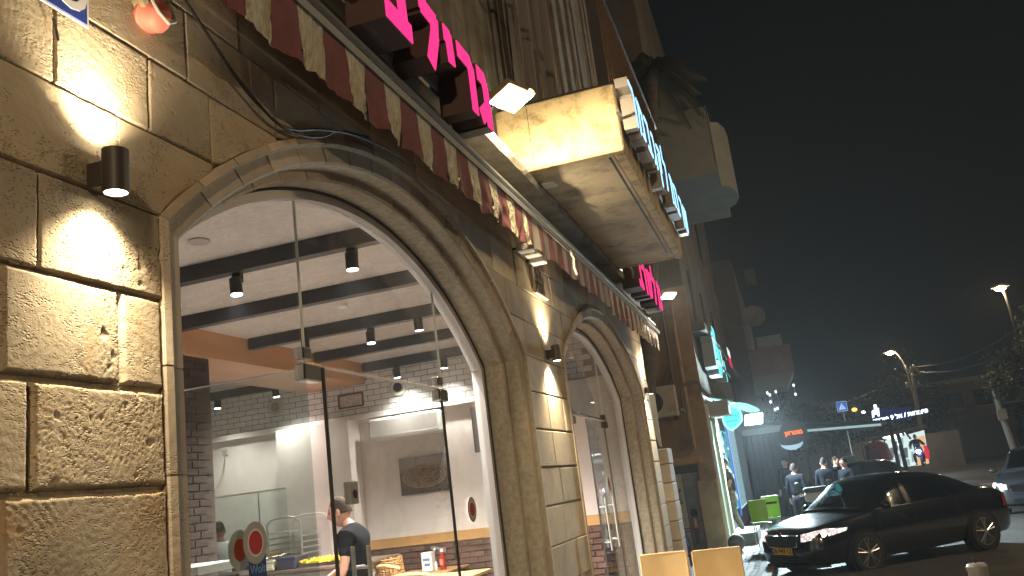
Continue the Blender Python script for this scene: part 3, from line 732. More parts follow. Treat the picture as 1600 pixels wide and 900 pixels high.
# ================================================================== SMALL THINGS ON THE WALL
def plate(name, pts, d, mtl, parent):
    mb = MB(); mb.prism(pts, d); return mb.build(name, mtl, parent)
hs = thing('house_number_sign', (.02, 1.6, 3.1), 'blue enamel house number sign with white rim, cut off by the top left corner', 'sign')
HX = .022
mb = MB(); mb.bbox((HX, 1.44, 2.985), (HX+.004, 1.715, 3.26), .0018); mb.build('rim', mat('white_enamel', (.7, .7, .72), .3), hs)
mb = MB(); mb.bbox((HX+.003, 1.448, 2.993), (HX+.0055, 1.707, 3.252), .001); mb.build('enamel_panel', mat('blue_enamel', (.03, .06, .32), .28), hs)
text_mesh('8', .25, mat('white_enamel', (.7, .7, .72), .3), 'digit', hs, (HX+.0062, 1.650, 3.090), (0, 1, 0), (0, 0, 1), .001)
mb = MB(); mb.tube([(.018, 1.60, 2.96), (.022, 1.606, 2.93), (.018, 1.617, 2.905)], .0035, 6); tag(mb.build('wire_stub', BLACK), 'rusty wire end poking from the wall under the blue number sign', 'wire')
st = thing('alarm_strobe', (.03, 1.95, 3.14), 'salmon red alarm strobe with round base on the upper wall', 'alarm light')
mb = MB(); mb.lathe((.015, 1.962, 3.165), (.85, 0, -.5), [(.055, 0), (.058, .012), (.05, .02), (.046, .05), (.03, .066), (.0, .070)], 20); mb.build('red_dome', mat('red_dome', (.62, .16, .12), .6), st, smooth=True)
mb = MB(); mb.lathe((.012, 1.962, 3.19), (.9, 0, .1), [(.062, -.005), (.062, .03), (.05, .04)], 20); mb.build('base', mat('grey_plastic', (.30, .24, .14), .5), st, smooth=True)
P = [(.05+.03*math.sin(t*.35), 1.955+.048*math.cos(t*.28+.6), 3.17+.05*math.sin(t*.28+2.9)) for t in range(22)]
mb = MB(); mb.tube([(.03, 1.93, 3.30), (.06, 1.905, 3.2), (.08, 1.93, 3.135), (.085, 1.965, 3.115), (.08, 2.0, 3.14), (.05, 2.012, 3.22), (.03, 2.0, 3.3)], .006, 8); mb.build('coil_cable', mat('grey_cable', (.35, .34, .31), .5), st, smooth=True)
def cr(P, n=6):
    P = [Vector(p) for p in P]; out = []
    for i in range(len(P)-1):
        a, b, c, d = P[max(i-1, 0)], P[i], P[i+1], P[min(i+2, len(P)-1)]
        for k in range(n):
            t = k/n; out.append(.5*((2*b)+(c-a)*t+(2*a-5*b+4*c-d)*t*t+(3*b-a-3*c+d)*t**3))
    return out+[P[-1]]
mb = MB()
mb.tube(cr([ONX(*p, .03) for p in ((270, -30), (288, 0), (330, 62), (362, 110), (390, 145), (428, 188), (458, 203), (500, 203), (548, 210), (600, 232), (650, 262))]), .006, 6)
mb.tube(cr([ONX(*p, .027) for p in ((272, -30), (290, 0), (333, 66), (366, 118), (398, 158), (440, 198), (475, 213), (505, 214), (530, 205), (575, 214))]), .0045, 6)
tag(mb.build('wall_cable', mat('black_cable', (.02, .02, .025), .5), smooth=True), 'black cable sagging across the stones over the first arch', 'cable')
for k, (x, y, lab) in enumerate(((822, 388, 'first white plastic box under the awning edge'), (833, 395, 'middle white plastic box under the awning edge'), (842, 407, 'lowest white plastic box right above the carved plaque'))):
    c = ONX(x, y, .10)
    mb = MB(); mb.bbox((c.x-.06, c.y-.05, c.z-.025), (c.x+.05, c.y+.05, c.z+.03), .006); o = mb.build('mini_camera', WHITEP, None, org=c)
    mbb = MB(); mbb.tube([(0.0, c.y, c.z+.01), (c.x-.05, c.y, c.z+.01)], .012, 8); mbb.build('wall_arm', BLACK, o); tag(o, lab, 'junction box', 'white boxes under the awning')
pl = thing('carved_plaque', (.02, 6.24, 3.17), 'small carved stone plaque with two lines of script between the arches', 'plaque')
mb = MB(); mb.bbox((.004, 6.08, 3.05), (.018, 6.42, 3.285), .004); mb.build('slab', mat('plaque_stone', (.42, .35, .24), .85, var=.2, vscale=20), pl)
mb = MB(); mb.box((.018, 6.075, 3.045), (.03, 6.095, 3.29)); mb.box((.018, 6.075, 3.04), (.04, 6.42, 3.052)); mb.build('rim', mat('plaque_stone', (.42, .35, .24)), pl)
for row, word in ((3.225, 'ולמי'), (3.115, 'הגליל')):
    text_mesh(word[::-1], .12, mat('carved_shadow', (.05, .04, .03), .9), 'carved_text', pl, (.0195, 6.26, row), (0, 1, 0), (0, 0, 1), .001, .002)  # flat dark letters; the shade of carved strokes is put into their colour

# stickers on the glass
def disc_poly(y, z, ry, rz, x, n=28): return [(x, y+ry*math.cos(2*math.pi*k/n), z+rz*math.sin(2*math.pi*k/n)) for k in range(n)]
SG = mat('sticker_grey', (.42, .42, .42), .5); SW = mat('sticker_white', (.75, .75, .74), .5); SR = mat('sticker_red', (.50, .02, .03), .5); SO = mat('sticker_orange', (.75, .10, .04), .5)
def sticker(y, z, r, mats, label, x=XG+.003):
    t = thing('round_sticker', (x, y, z), label, 'sticker', 'round red stickers on the glass')
    for k, (f, mm, nm) in enumerate(zip((1, .66, .56), mats, ('outer_ring', 'inner_ring', 'centre'))):
        mb = MB(); mb.prism(disc_poly(y, z, r*f, r*f, x+.0006*k), (.0006, 0, 0)); mb.build(nm, mm, t)
c = ONX(398, 848, XG); sticker(c.y, c.z, .075, (SG, SW, SR), 'grey ringed dark red sticker on the left pane, overlapping its orange twin')
c = ONX(371, 860, XG-.03); sticker(c.y, c.z, .070, (SW, SW, SO), 'white round sticker with orange centre on the left glass pane', XG-.02)
c = ONX(737, 796, XG); sticker(c.y, c.z, .075, (SG, SW, SR), 'grey ringed red round sticker on the right glass pane of the first arch')
c = ONX(951, 756, XG); sticker(c.y, c.z, .075, (SG, SW, SR), 'red round sticker on the door of the second arch')
c = ONX(977, 756, XG-.05); sticker(c.y, c.z, .06, (SW, SW, SO), 'faint orange round sticker at the far edge of the second arch', XG-.02)
bs = thing('blue_sticker', ONX(402, 890, XG), 'blue square delivery sticker with pale lettering under the round stickers', 'sticker')
c = ONX(402, 893, XG); mb = MB(); mb.box((XG+.002, c.y-.055, c.z-.06), (XG+.0035, c.y+.055, c.z+.06)); mb.build('backing', mat('sticker_blue', (.01, .06, .26), .4), bs)
text_mesh('Wolt', .045, mat('sticker_pale', (.25, .45, .75), .5), 'lettering', bs, (XG+.0042, c.y, c.z+.008), (0, 1, 0), (0, 0, 1), .0004)

# ================================================================== INTERIOR THINGS
def track_spot(p, label, e=1.0, tilt=(0, 0, -1), lit=True):
    p = Vector(p); d = Vector(tilt).normalized()
    t = thing('track_spotlight', p+Vector((0, 0, .17)), label, 'spotlight', 'black track spotlights under the ceiling beams')
    mb = MB(); mb.bbox((p.x-.05, p.y+.02, p.z+.10), (p.x+.02, p.y+.07, p.z+.18), .004); mb.tube([(p.x-.0, p.y+.04, p.z+.14), p+Vector((0, 0, .10))], .012, 8); mb.build('driver_box', BLACK, t)
    mb = MB(); mb.lathe(p, -d, [(.040, .0), (.046, .0), (.046, .12), (.030, .135), (0, .135)], 20); mb.build('lamp_head', BLACK, t, smooth=True)
    if lit:
        mb = MB(); mb.cyl(p+d*.0025, d, .041, .006, 20); mb.build('lens', COOLB, t)
        lamp('spot_beam', 'SPOT', p+d*.012, 700*e, (1, .88, .80), t, direction=d, spot_size=R(128), spot_blend=.9, shadow_soft_size=.04)
    return t
SP = [(370, 460, 5.43, 'first beam, left of the long glass joint'), (551, 421, 5.43, 'first beam, right of the long glass joint'), (652, 398, 5.43, 'first beam, cut by the arch curve'),
      (580, 536, 8.13, 'third beam, in the middle of the window'), (655, 516, 8.13, 'third beam, turned away beside the thin glass joint'), (722, 506, 8.13, 'third beam, against the arch frame'),
      (478, 546, 8.13, 'third beam, behind the upper door hinge'), (621, 590, 10.6, 'last beam, above the dark round vent'), (694, 575, 10.6, 'last beam, in front of the tiled wall'),
      (340, 638, 10.35, 'back beam, at the left edge over the tiles'), (432, 620, 10.35, 'back beam, above the pale round vent')]
for x, y, Y, lab in SP:
    p = ONY(x, y, Y); p.z = min(p.z, 3.36)
    track_spot(p, 'black spotlight under the '+lab, 1.15 if Y < 9 else .15, (random.uniform(-.1, .1), random.uniform(-.05, .12), -1), lit=True)
def ceil_disc(name, p, r, mtl, label, cat, h=.012, ring=True):
    mb = MB(); mb.lathe((p.x, p.y, 3.599-h), (0, 0, 1), [(0, 0), (r*.96, 0), (r, .003), (r, h)], 28); o = mb.build(name, mtl, None, smooth=True, org=(p.x, p.y, 3.599)); return tag(o, label, cat)
ceil_disc('ceiling_speaker', ONZ(311, 378, 3.59), .075, mat('speaker_grey', (.33, .29, .28), .7), 'flat round ceiling speaker at the left edge of the arch', 'speaker')
ceil_disc('smoke_detector', ONZ(535, 478, 3.58), .05, WHITEP, 'small white smoke detector on the ceiling between the beams', 'smoke detector', .035)
ceil_disc('ceiling_disc', ONZ(611, 508, 3.59), .10, mat('speaker_pale', (.62, .56, .52), .7), 'pale round ceiling disc beside the third beam', 'ceiling speaker')
c = ONZ(502, 470, 3.59); o = ceil_disc('downlight', c, .035, emis('yellow_bulb', (1, .8, .4), 16), 'small yellow recessed downlight beside the long glass joint', 'downlight', .006)
for (x, y), col_, lab in (((430, 636), mat('vent_inner_pale', (.30, .27, .22), .6), 'cream round vent with pale centre on the tiles, left of the framed print'), ((621, 605), BLACK, 'cream round vent with black centre on the tiles, right of the framed print')):
    p = ONY(x, y, 10.86); t = thing('round_vent', (p.x, 10.87, p.z), lab, 'vent', 'round vents on the tiled wall')
    mb = MB(); mb.lathe((p.x, 10.874, p.z), (0, -1, 0), [(.125, 0), (.125, .012), (.10, .03), (.07, .02), (.06, .0)], 28); mb.build('vent_ring', mat('cream_plastic', (.60, .55, .47), .5), t, smooth=True)
    mb = MB(); mb.cyl((p.x, 10.858, p.z), (0, 1, 0), .062, .01, 24); mb.build('vent_core', col_, t)
t = thing('framed_print', ONY(549, 625, 10.86), 'tiny framed print hung on the white tiles between the vents', 'picture')
a, b = ONY(530, 640, 10.87), ONY(567, 612, 10.87)
mb = MB(); mb.box((a.x, 10.85, a.z), (b.x, 10.873, a.z+.02)); mb.box((a.x, 10.85, b.z-.02), (b.x, 10.873, b.z)); mb.box((a.x, 10.851, a.z+.02), (a.x+.02, 10.873, b.z-.02)); mb.box((b.x-.02, 10.851, a.z+.02), (b.x, 10.873, b.z-.02)); mb.build('frame', mat('brown_frame', (.13, .085, .06), .5), t)
mb = MB(); mb.box((a.x+.01, 10.862, a.z+.01), (b.x-.01, 10.872, b.z-.01)); mb.build('print', mat('pale_print', (.5, .44, .4), .6, var=.4, vscale=25), t)
# aerial photo print
PH, nt, b_ = nt_new('aerial_print')
tc = N(nt, 'ShaderNodeTexCoord'); mp = N(nt, 'ShaderNodeMapping'); mp.inputs['Location'].default_value = (-.5, 0, -.46); mp.inputs['Scale'].default_value = (1, 1, 1); nt.links.new(tc.outputs['Generated'], mp.inputs[0])
mp3 = N(nt, 'ShaderNodeMapping'); mp3.inputs['Scale'].default_value = (2.0, 0.01, 2.9); nt.links.new(mp.outputs[0], mp3.inputs[0])
gr = N(nt, 'ShaderNodeTexGradient', gradient_type='SPHERICAL'); nt.links.new(mp3.outputs[0], gr.inputs['Vector'])
vo = N(nt, 'ShaderNodeTexVoronoi', i_Scale=30.0); nt.links.new(mp.outputs[0], vo.inputs['Vector'])
no = N(nt, 'ShaderNodeTexNoise', i_Scale=9.0, i_Detail=9.0, i_Roughness=.8); nt.links.new(mp.outputs[0], no.inputs['Vector'])
rv = ramp(nt, vo.outputs['Distance'], [(0.05, (.42, .33, .24)), (.35, (.20, .15, .11)), (.6, (.05, .035, .03))])
rn = ramp(nt, no.outputs[0], [(.35, (.05, .035, .03)), (.5, (.22, .17, .12)), (.68, (.46, .38, .28))])
m0 = N(nt, 'ShaderNodeMix', data_type='RGBA'); m0.inputs['Factor'].default_value = .6; nt.links.new(rv.outputs[0], m0.inputs['A']); nt.links.new(rn.outputs[0], m0.inputs['B'])
rl = ramp(nt, gr.outputs[0], [(0.0, (0, 0, 0)), (.10, (0, 0, 0)), (.13, (.8, .8, .8)), (.17, (0, 0, 0)), (.24, (0, 0, 0)), (.27, (.55, .55, .55)), (.31, (0, 0, 0))])
m1 = N(nt, 'ShaderNodeMix', data_type='RGBA'); nt.links.new(rl.outputs[0], m1.inputs['Factor']); nt.links.new(m0.outputs['Result'], m1.inputs['A']); m1.inputs['B'].default_value = (.48, .41, .31, 1)
rg = ramp(nt, gr.outputs[0], [(0.04, (0, 0, 0)), (.10, (1, 1, 1))])
sx = N(nt, 'ShaderNodeSeparateXYZ'); nt.links.new(tc.outputs['Generated'], sx.inputs[0])
bgx = ramp(nt, sx.outputs['Z'], [(0.0, (.10, .09, .085)), (.55, (.14, .12, .11)), (.72, (.30, .27, .26)), (1.0, (.34, .32, .33))])
m2 = N(nt, 'ShaderNodeMix', data_type='RGBA'); nt.links.new(rg.outputs[0], m2.inputs['Factor']); nt.links.new(bgx.outputs[0], m2.inputs['A']); nt.links.new(m1.outputs['Result'], m2.inputs['B'])
nt.links.new(m2.outputs['Result'], b_.inputs['Base Color']); b_.inputs['Roughness'].default_value = .35
mb = MB(); mb.box((-3.40, 10.86, 1.75), (-2.70, 10.895, 2.235)); tag(mb.build('wall_picture', PH, None), 'sepia aerial photograph of an old round town printed on a board on the white wall', 'picture')
# split air conditioner
t = thing('indoor_air_conditioner', (-3.2, 10.8, 2.65), 'white split air conditioner high on the white back wall', 'air conditioner')
mb = MB(); mb.bbox((-3.72, 10.68, 2.50), (-2.68, 10.899, 2.80), .03); mb.build('casing', WHITEP, t)
mb = MB(); mb.bbox((-3.70, 10.672, 2.515), (-2.70, 10.68, 2.56), .002); mb.build('air_flap', mat('ac_flap', (.5, .47, .45), .4), t)
t = thing('wall_tv', (-2.0, 10.7, 2.4), 'black flat television on the back wall at the right edge of the first arch', 'television')
mb = MB(); mb.obox((-1.85, 10.62, 2.46), ((.97, -.24, 0), (0, 0, 1), (.24, .97, 0)), (.40, .29, .02)); mb.build('casing', BLACK, t)
mb = MB(); mb.obox((-1.855, 10.598, 2.46), ((.97, -.24, 0), (0, 0, 1), (.24, .97, 0)), (.39, .28, .002)); mb.build('screen', mat('tv_screen', (.10, .10, .115), .15), t)
mb = MB(); mb.tube([(-1.85, 10.63, 2.46), (-1.85, 10.895, 2.46)], .03, 8); mb.build('wall_mount', BLACK, t)
# wall socket with cable
c = ONY(352, 707, 10.89); t = thing('wall_socket', (c.x, 10.89, c.z), 'pale wall socket with a thin hanging cable on the kitchen wall', 'socket')
mb = MB(); mb.bbox((c.x-.045, 10.875, c.z-.04), (c.x+.045, 10.899, c.z+.04), .004); mb.build('faceplate', mat('socket_plate', (.5, .46, .42), .5), t)
mb = MB(); mb.tube(cr([(c.x, 10.872, c.z-.02), (c.x-.02, 10.86, c.z-.2), (c.x-.12, 10.87, c.z-.42), (c.x-.25, 10.87, c.z-.6)]), .005, 5); mb.build('cord', mat('grey_cable', (.3, .3, .3)), t)
# kitchen counter and glass screen
t = thing('kitchen_counter', (-4.5, 9.0, 0), 'steel fronted serving counter behind the men', 'counter')
mb = MB(); mb.bbox((-6.5, 9.05, .0), (-3.05, 9.75, 1.04), .01); mb.build('cabinet', mat('counter_steel', (.42, .41, .40), .4, var=.1), t)
mb = MB(); mb.bbox((-6.5, 8.98, 1.04), (-3.0, 9.8, 1.085), .01); mb.build('countertop', mat('dark_top', (.10, .075, .06), .3), t)
t = thing('glass_screen', (-5, 10, 1), 'frameless glass screen with a steel top rail behind the kitchen counter', 'glass screen')
a, b = ONY(335, 779, 9.9), ONY(447, 765, 9.9)
mb = MB(); mb.box((a.x-.4, 9.895, 1.1), (b.x, 9.905, a.z)); mb.build('glass_sheet', GLASSD, t)
mb = MB(); mb.bbox((a.x-.4, 9.885, a.z), (b.x, 9.915, a.z+.022), .003); mb.build('top_rail', mat('bright_rail', (.85, .84, .82), .3), t)
mb = MB(); mb.tube([(ONY(404, 770, 9.9).x, 9.89, a.z), (ONY(404, 770, 9.9).x, 9.89, 1.1)], .006, 6); mb.build('clamp_rod', BLACK, t)
t = thing('tray_trolley', (-4.6, 10.2, 0), 'tubular steel tray trolley with arched handles left of the man in black', 'tray trolley')
for yy in (9.95, 10.45):
    x0, x1 = (-4.88, -4.40) if yy < 10 else (-4.82, -4.28)
    zt_ = 1.66
    mb = MB(); mb.tube(cr([(x0, yy, .1), (x0, yy, 1.45), (x0+.03, yy, zt_-.05), (x0+.12, yy, zt_), (x1-.12, yy, zt_), (x1-.03, yy, zt_-.05), (x1, yy, 1.45), (x1, yy, .1)], 4), .014, 8); mb.build('hoop', mat('bright_tube', (.70, .68, .66), .3, metal=.5), t, smooth=True)
for k in range(9):
    z = .9+k*.072
    mb = MB(); mb.box((-4.87, 9.96, z), (-4.41, 10.44, z+.008)); mb.box((-4.87, 9.96, z+.008), (-4.86, 10.44, z+.02)); mb.box((-4.42, 9.96, z+.008), (-4.41, 10.44, z+.02)); mb.build('tray', mat('tray_steel', (.62, .60, .56), .35, metal=.6), t)
# food on the counter
t = thing('fries_tray', (-3.5, 9.2, 1.1), 'steel tray heaped with yellow fries on the counter by the man in black', 'food tray')
mb = MB(); mb.box((-3.92, 9.05, 1.087), (-3.30, 9.55, 1.10)); mb.box((-3.92, 9.05, 1.1), (-3.91, 9.55, 1.13)); mb.box((-3.92, 9.05, 1.1), (-3.30, 9.06, 1.125)); mb.build('tray', STEEL, t)
mb = MB()
for k in range(260):
    x, y = random.uniform(-3.9, -3.33), random.uniform(9.08, 9.5); c = Vector((x, y, 1.11+random.random()*.05)); d = Vector((random.uniform(-1, 1), random.uniform(-1, 1), random.uniform(-.3, .5))).normalized()
    mb.obox(c, (d, d.cross(Vector((.1, .2, 1))), d.cross(d.cross(Vector((.1, .2, 1))))), (.035, .007, .007))
tag(mb.build('fries', mat('fries', (.80, .58, .04), .5), t), kind='stuff')
def crate(lo, hi, mtl, name, label, cat):
    mb = MB(); mb.bbox(lo, hi, .012); o = mb.build(name, mtl, None, org=lo)
    mb = MB(); mb.bbox((lo[0]-.006, lo[1]-.006, hi[2]-.02), (hi[0]+.006, hi[1]+.006, hi[2]+.006), .004); mb.build('lid', mtl, o); return tag(o, label, cat)
crate((-4.55, 9.02, 1.087), (-4.22, 9.3, 1.20), mat('beige_box', (.45, .42, .34), .6), 'food_box', 'beige lidded food box on the counter right of the grey sticker', 'box')
crate((-4.18, 9.02, 1.087), (-3.94, 9.3, 1.215), mat('navy_box', (.03, .03, .06), .5), 'food_box', 'dark navy box on the counter between the beige box and the fries', 'box')
mb = MB(); mb.grid(lambda u, v: (-4.5+.32*u, 9.05+.2*v, 1.215+.03*noise.noise(Vector((u*5, v*5, 2)))+.03*u), 12, 8); tag(mb.build('paper_sheet', mat('paper', (.75, .73, .7), .8), None), 'crumpled white paper lying on the beige food box', 'paper')
# near till stand at the lower left
t = thing('display_stand', (-.9, 4.0, 0), 'dark stand with a white sloped top just inside the left pane', 'stand')
a = ONX(300, 893, -1.1); b = ONX(362, 887, -1.1)
mb = MB(); mb.bbox((-1.5, a.y-.1, .0), (-1.06, b.y+.02, a.z-.05), .01); mb.build('cabinet', BLACK, t)
mb = MB(); mb.obox(((-1.28), (a.y+b.y)/2, (a.z+b.z)/2+.01), ((0, 1, .0), (1, 0, 0), (0, 0, 1)), ((b.y-a.y)/2+.05, .25, .018)); mb.build('white_top', WHITEP, t)
# tables, chairs
def table(x0, x1, y0, y1, z, label, legs=True):
    t = thing('dining_table', ((x0+x1)/2, (y0+y1)/2, 0), label, 'table', 'wooden dining tables')
    mb = MB(); mb.bbox((x0, y0, z-.03), (x1, y1, z), .005); mb.build('table_top', mat('table_wood', (.42, .24, .11), .35, var=.15, stretch=(.2, 1, 1)), t)
    for sx in (x0+.06, x1-.06):
        for sy in (y0+.06, y1-.06): mb = MB(); mb.box((sx-.02, sy-.02, 0), (sx+.02, sy+.02, z-.03)); mb.build('leg', BLACK, t)
table(-3.35, -2.55, 10.05, 10.85, .80, 'wooden table against the back wall carrying the napkin box and ketchup')
table(-2.6, -1.6, 8.3, 9.0, .88, 'light wooden table in front of the brown bricks')
t = thing('napkin_dispenser', (-2.94, 10.3, .8), 'white napkin dispenser with blue print left of the ketchup bottle', 'napkin dispenser')
c = ONY(670, 862, 10.4)
mb = MB(); mb.bbox((c.x-.07, 10.3, .801), (c.x+.07, 10.42, 1.03), .008); mb.build('casing', WHITEP, t)
mb = MB(); mb.box((c.x-.045, 10.296, .93), (c.x+.04, 10.2995, .96)); mb.box((c.x-.03, 10.296, .87), (c.x+.045, 10.2995, .90)); mb.build('print', mat('blue_print', (.10, .2, .4), .5), t)
c2 = ONY(690, 862, 10.4)
mb = MB(); mb.lathe((c2.x, 10.4, .801), (0, 0, 1), [(.034, 0), (.036, .02), (.036, .15), (.018, .20), (.016, .215)], 16); kb = mb.build('ketchup_bottle', mat('ketchup', (.30, .03, .015), .3), None, smooth=True, org=(c2.x, 10.4, .801)); tag(kb, 'red ketchup bottle with white cap on the back table', 'bottle')
mb = MB(); mb.cyl((c2.x, 10.4, 1.03), (0, 0, 1), .019, .035, 14); mb.build('cap', WHITEP, kb, smooth=True)
mb = MB(); mb.box((c2.x-.02, 10.362, .86), (c2.x+.02, 10.366, .93)); mb.build('label', mat('ketchup_label', (.5, .2, .15), .5), kb)
c3 = ONY(681, 868, 10.4)
mb = MB(); mb.lathe((c3.x, 10.38, .801), (0, 0, 1), [(.02, 0), (.022, .07), (.012, .09), (.014, .11)], 12); tag(mb.build('salt_shaker', mat('glassy', (.6, .6, .58), .2), None, smooth=True, org=(c3.x, 10.38, .801)), 'small glass salt shaker between the napkins and the ketchup', 'salt shaker')
def wchair(x, y, rz, label, wick=True):
    t = thing('wooden_chair', (x, y, 0), label, 'chair', 'chairs inside the restaurant')
    c, s = math.cos(rz), math.sin(rz); T = lambda a, b, z: (x+a*c-b*s, y+a*s+b*c, z)
    wd = mat('chair_wood', (.36, .17, .07), .4)
    for a in (-.2, .2):
        mb = MB(); mb.tube([T(a, -.2, 0), T(a, -.2, .45)], .018, 6); mb.build('leg', wd, t); mb = MB(); mb.tube([T(a, .2, 0), T(a, .22, .5), T(a, .27, .98)], .018, 6); mb.build('leg', wd, t)
    mb = MB(); mb.prism([T(-.22, -.22, .45), T(.22, -.22, .45), T(.22, .22, .45), T(-.22, .22, .45)], (0, 0, .03)); mb.build('seat', wd, t)
    mb = MB(); mb.tube(cr([T(-.23, .24, .96), T(-.1, .30, 1.0), T(.1, .30, 1.0), T(.23, .24, .96)], 4), .022, 8); mb.build('top_rail', WOODL, t, smooth=True)
    for k in range(5): mb = MB(); mb.tube([T(-.15+.075*k, .24, .5), T(-.15+.075*k, .285, .98)], .008, 5); mb.build('back_slat', wd, t)
wchair(-1.95, 8.0, math.pi, 'wooden chair with curved top rail in front of the light table, seen from behind')
wchair(-2.75, 9.4, 2.6, 'wooden spindle chair left of the napkin dispenser')
wchair(-1.35, 9.6, 3.6, 'dark wooden chair near the arch jamb behind the right glass pane')
# woven basket chair back
t = thing('wicker_basket', (-2.7, 9.2, .9), 'brown wicker basket standing left of the back table', 'basket')
c = ONY(610, 888, 9.4)
mb = MB()
for k in range(9): mb.tube([(c.x+.17*math.cos(a/12*2*math.pi)*(1-.03*k), 9.4+.12*math.sin(a/12*2*math.pi), c.z-.14+.03*k+.01*math.sin(a*3+k)) for a in range(13)], .008, 5)
for a in range(12): mb.tube([(c.x+.175*math.cos(a/12*2*math.pi), 9.4+.125*math.sin(a/12*2*math.pi), c.z-.16), (c.x+.14*math.cos(a/12*2*math.pi), 9.4+.115*math.sin(a/12*2*math.pi), c.z+.13)], .006, 5)
mb.build('weave', mat('wicker', (.35, .19, .06), .7), t)



# ================================================================== PEOPLE
def skin_mesh(nodes, edges, root=0, sub=2):
    """continuous surface grown round a skeleton; nodes: [(pos, radius or (rx, ry))]"""
    me = bpy.data.meshes.new('tmp'); me.from_pydata([tuple(n[0]) for n in nodes], edges, [])
    o = bpy.data.objects.new('tmp', me); col.objects.link(o)
    o.modifiers.new('s', 'SKIN'); sd = o.modifiers.new('d', 'SUBSURF'); sd.levels = sub; sd.render_levels = sub
    sv = me.skin_vertices[0].data
    for i, n in enumerate(nodes):
        r = n[1]; sv[i].radius = r if isinstance(r, tuple) else (r, r); sv[i].use_root = (i == root)
    bpy.context.view_layer.update()
    m2 = bpy.data.meshes.new_from_object(o.evaluated_get(bpy.context.evaluated_depsgraph_get()))
    vs = [v.co.copy() for v in m2.vertices]; fs = [tuple(p.vertices) for p in m2.polygons]
    bpy.data.objects.remove(o); bpy.data.meshes.remove(m2); return vs, fs
def head_verts(c, face, up, hs=1.0):
    """sculpted head: skull, jaw, nose, brow, ears"""
    f = Vector(face).normalized(); up = Vector(up).normalized(); sd = f.cross(up).normalized(); up = sd.cross(f)
    mb = MB(); seg, rg = 28, 20; vs = []; fs = []
    for i in range(rg+1):
        th = math.pi*i/rg; cz = math.cos(th)
        for k in range(seg):
            ph = 2*math.pi*k/seg; sx = math.sin(th)*math.sin(ph); sy = math.sin(th)*math.cos(ph)
            z = cz*.122; jaw = max(0, -cz); wx = .076*(1-.30*jaw**1.5); wy = .098*(1-.20*jaw)
            x = sx*wx; y = sy*wy
            if sy > 0:  # face side
                y += .012*jaw
                y += .026*math.exp(-((z+.018)/.022)**2-(x/.013)**2)
                y += .010*math.exp(-((z-.005)/.03)**2-(x/.010)**2)
                y -= .012*math.exp(-((z-.014)/.014)**2-((abs(x)-.031)/.016)**2)
                y += .006*math.exp(-((z-.034)/.010)**2-((abs(x)-.030)/.02)**2)
                y += .007*math.exp(-((z+.060)/.012)**2-(x/.024)**2)
                y += .006*math.exp(-((z+.098)/.014)**2-(x/.02)**2)
            else: y += .012*jaw*sy*-1.6
            vs.append(Vector(c)+(sd*x+f*y+up*z)*hs)
    for i in range(rg):
        for k in range(seg): fs.append((i*seg+k, (i+1)*seg+k, (i+1)*seg+(k+1) % seg, i*seg+(k+1) % seg))
    mb.add(vs, fs)
    for s in (-1, 1):
        mb.ell(Vector(c)+(sd*s*.077-f*.008-up*.008)*hs, (.010*hs, .018*hs, .032*hs), 10, 8, (sd, f, up))
    return mb, sd, f, up
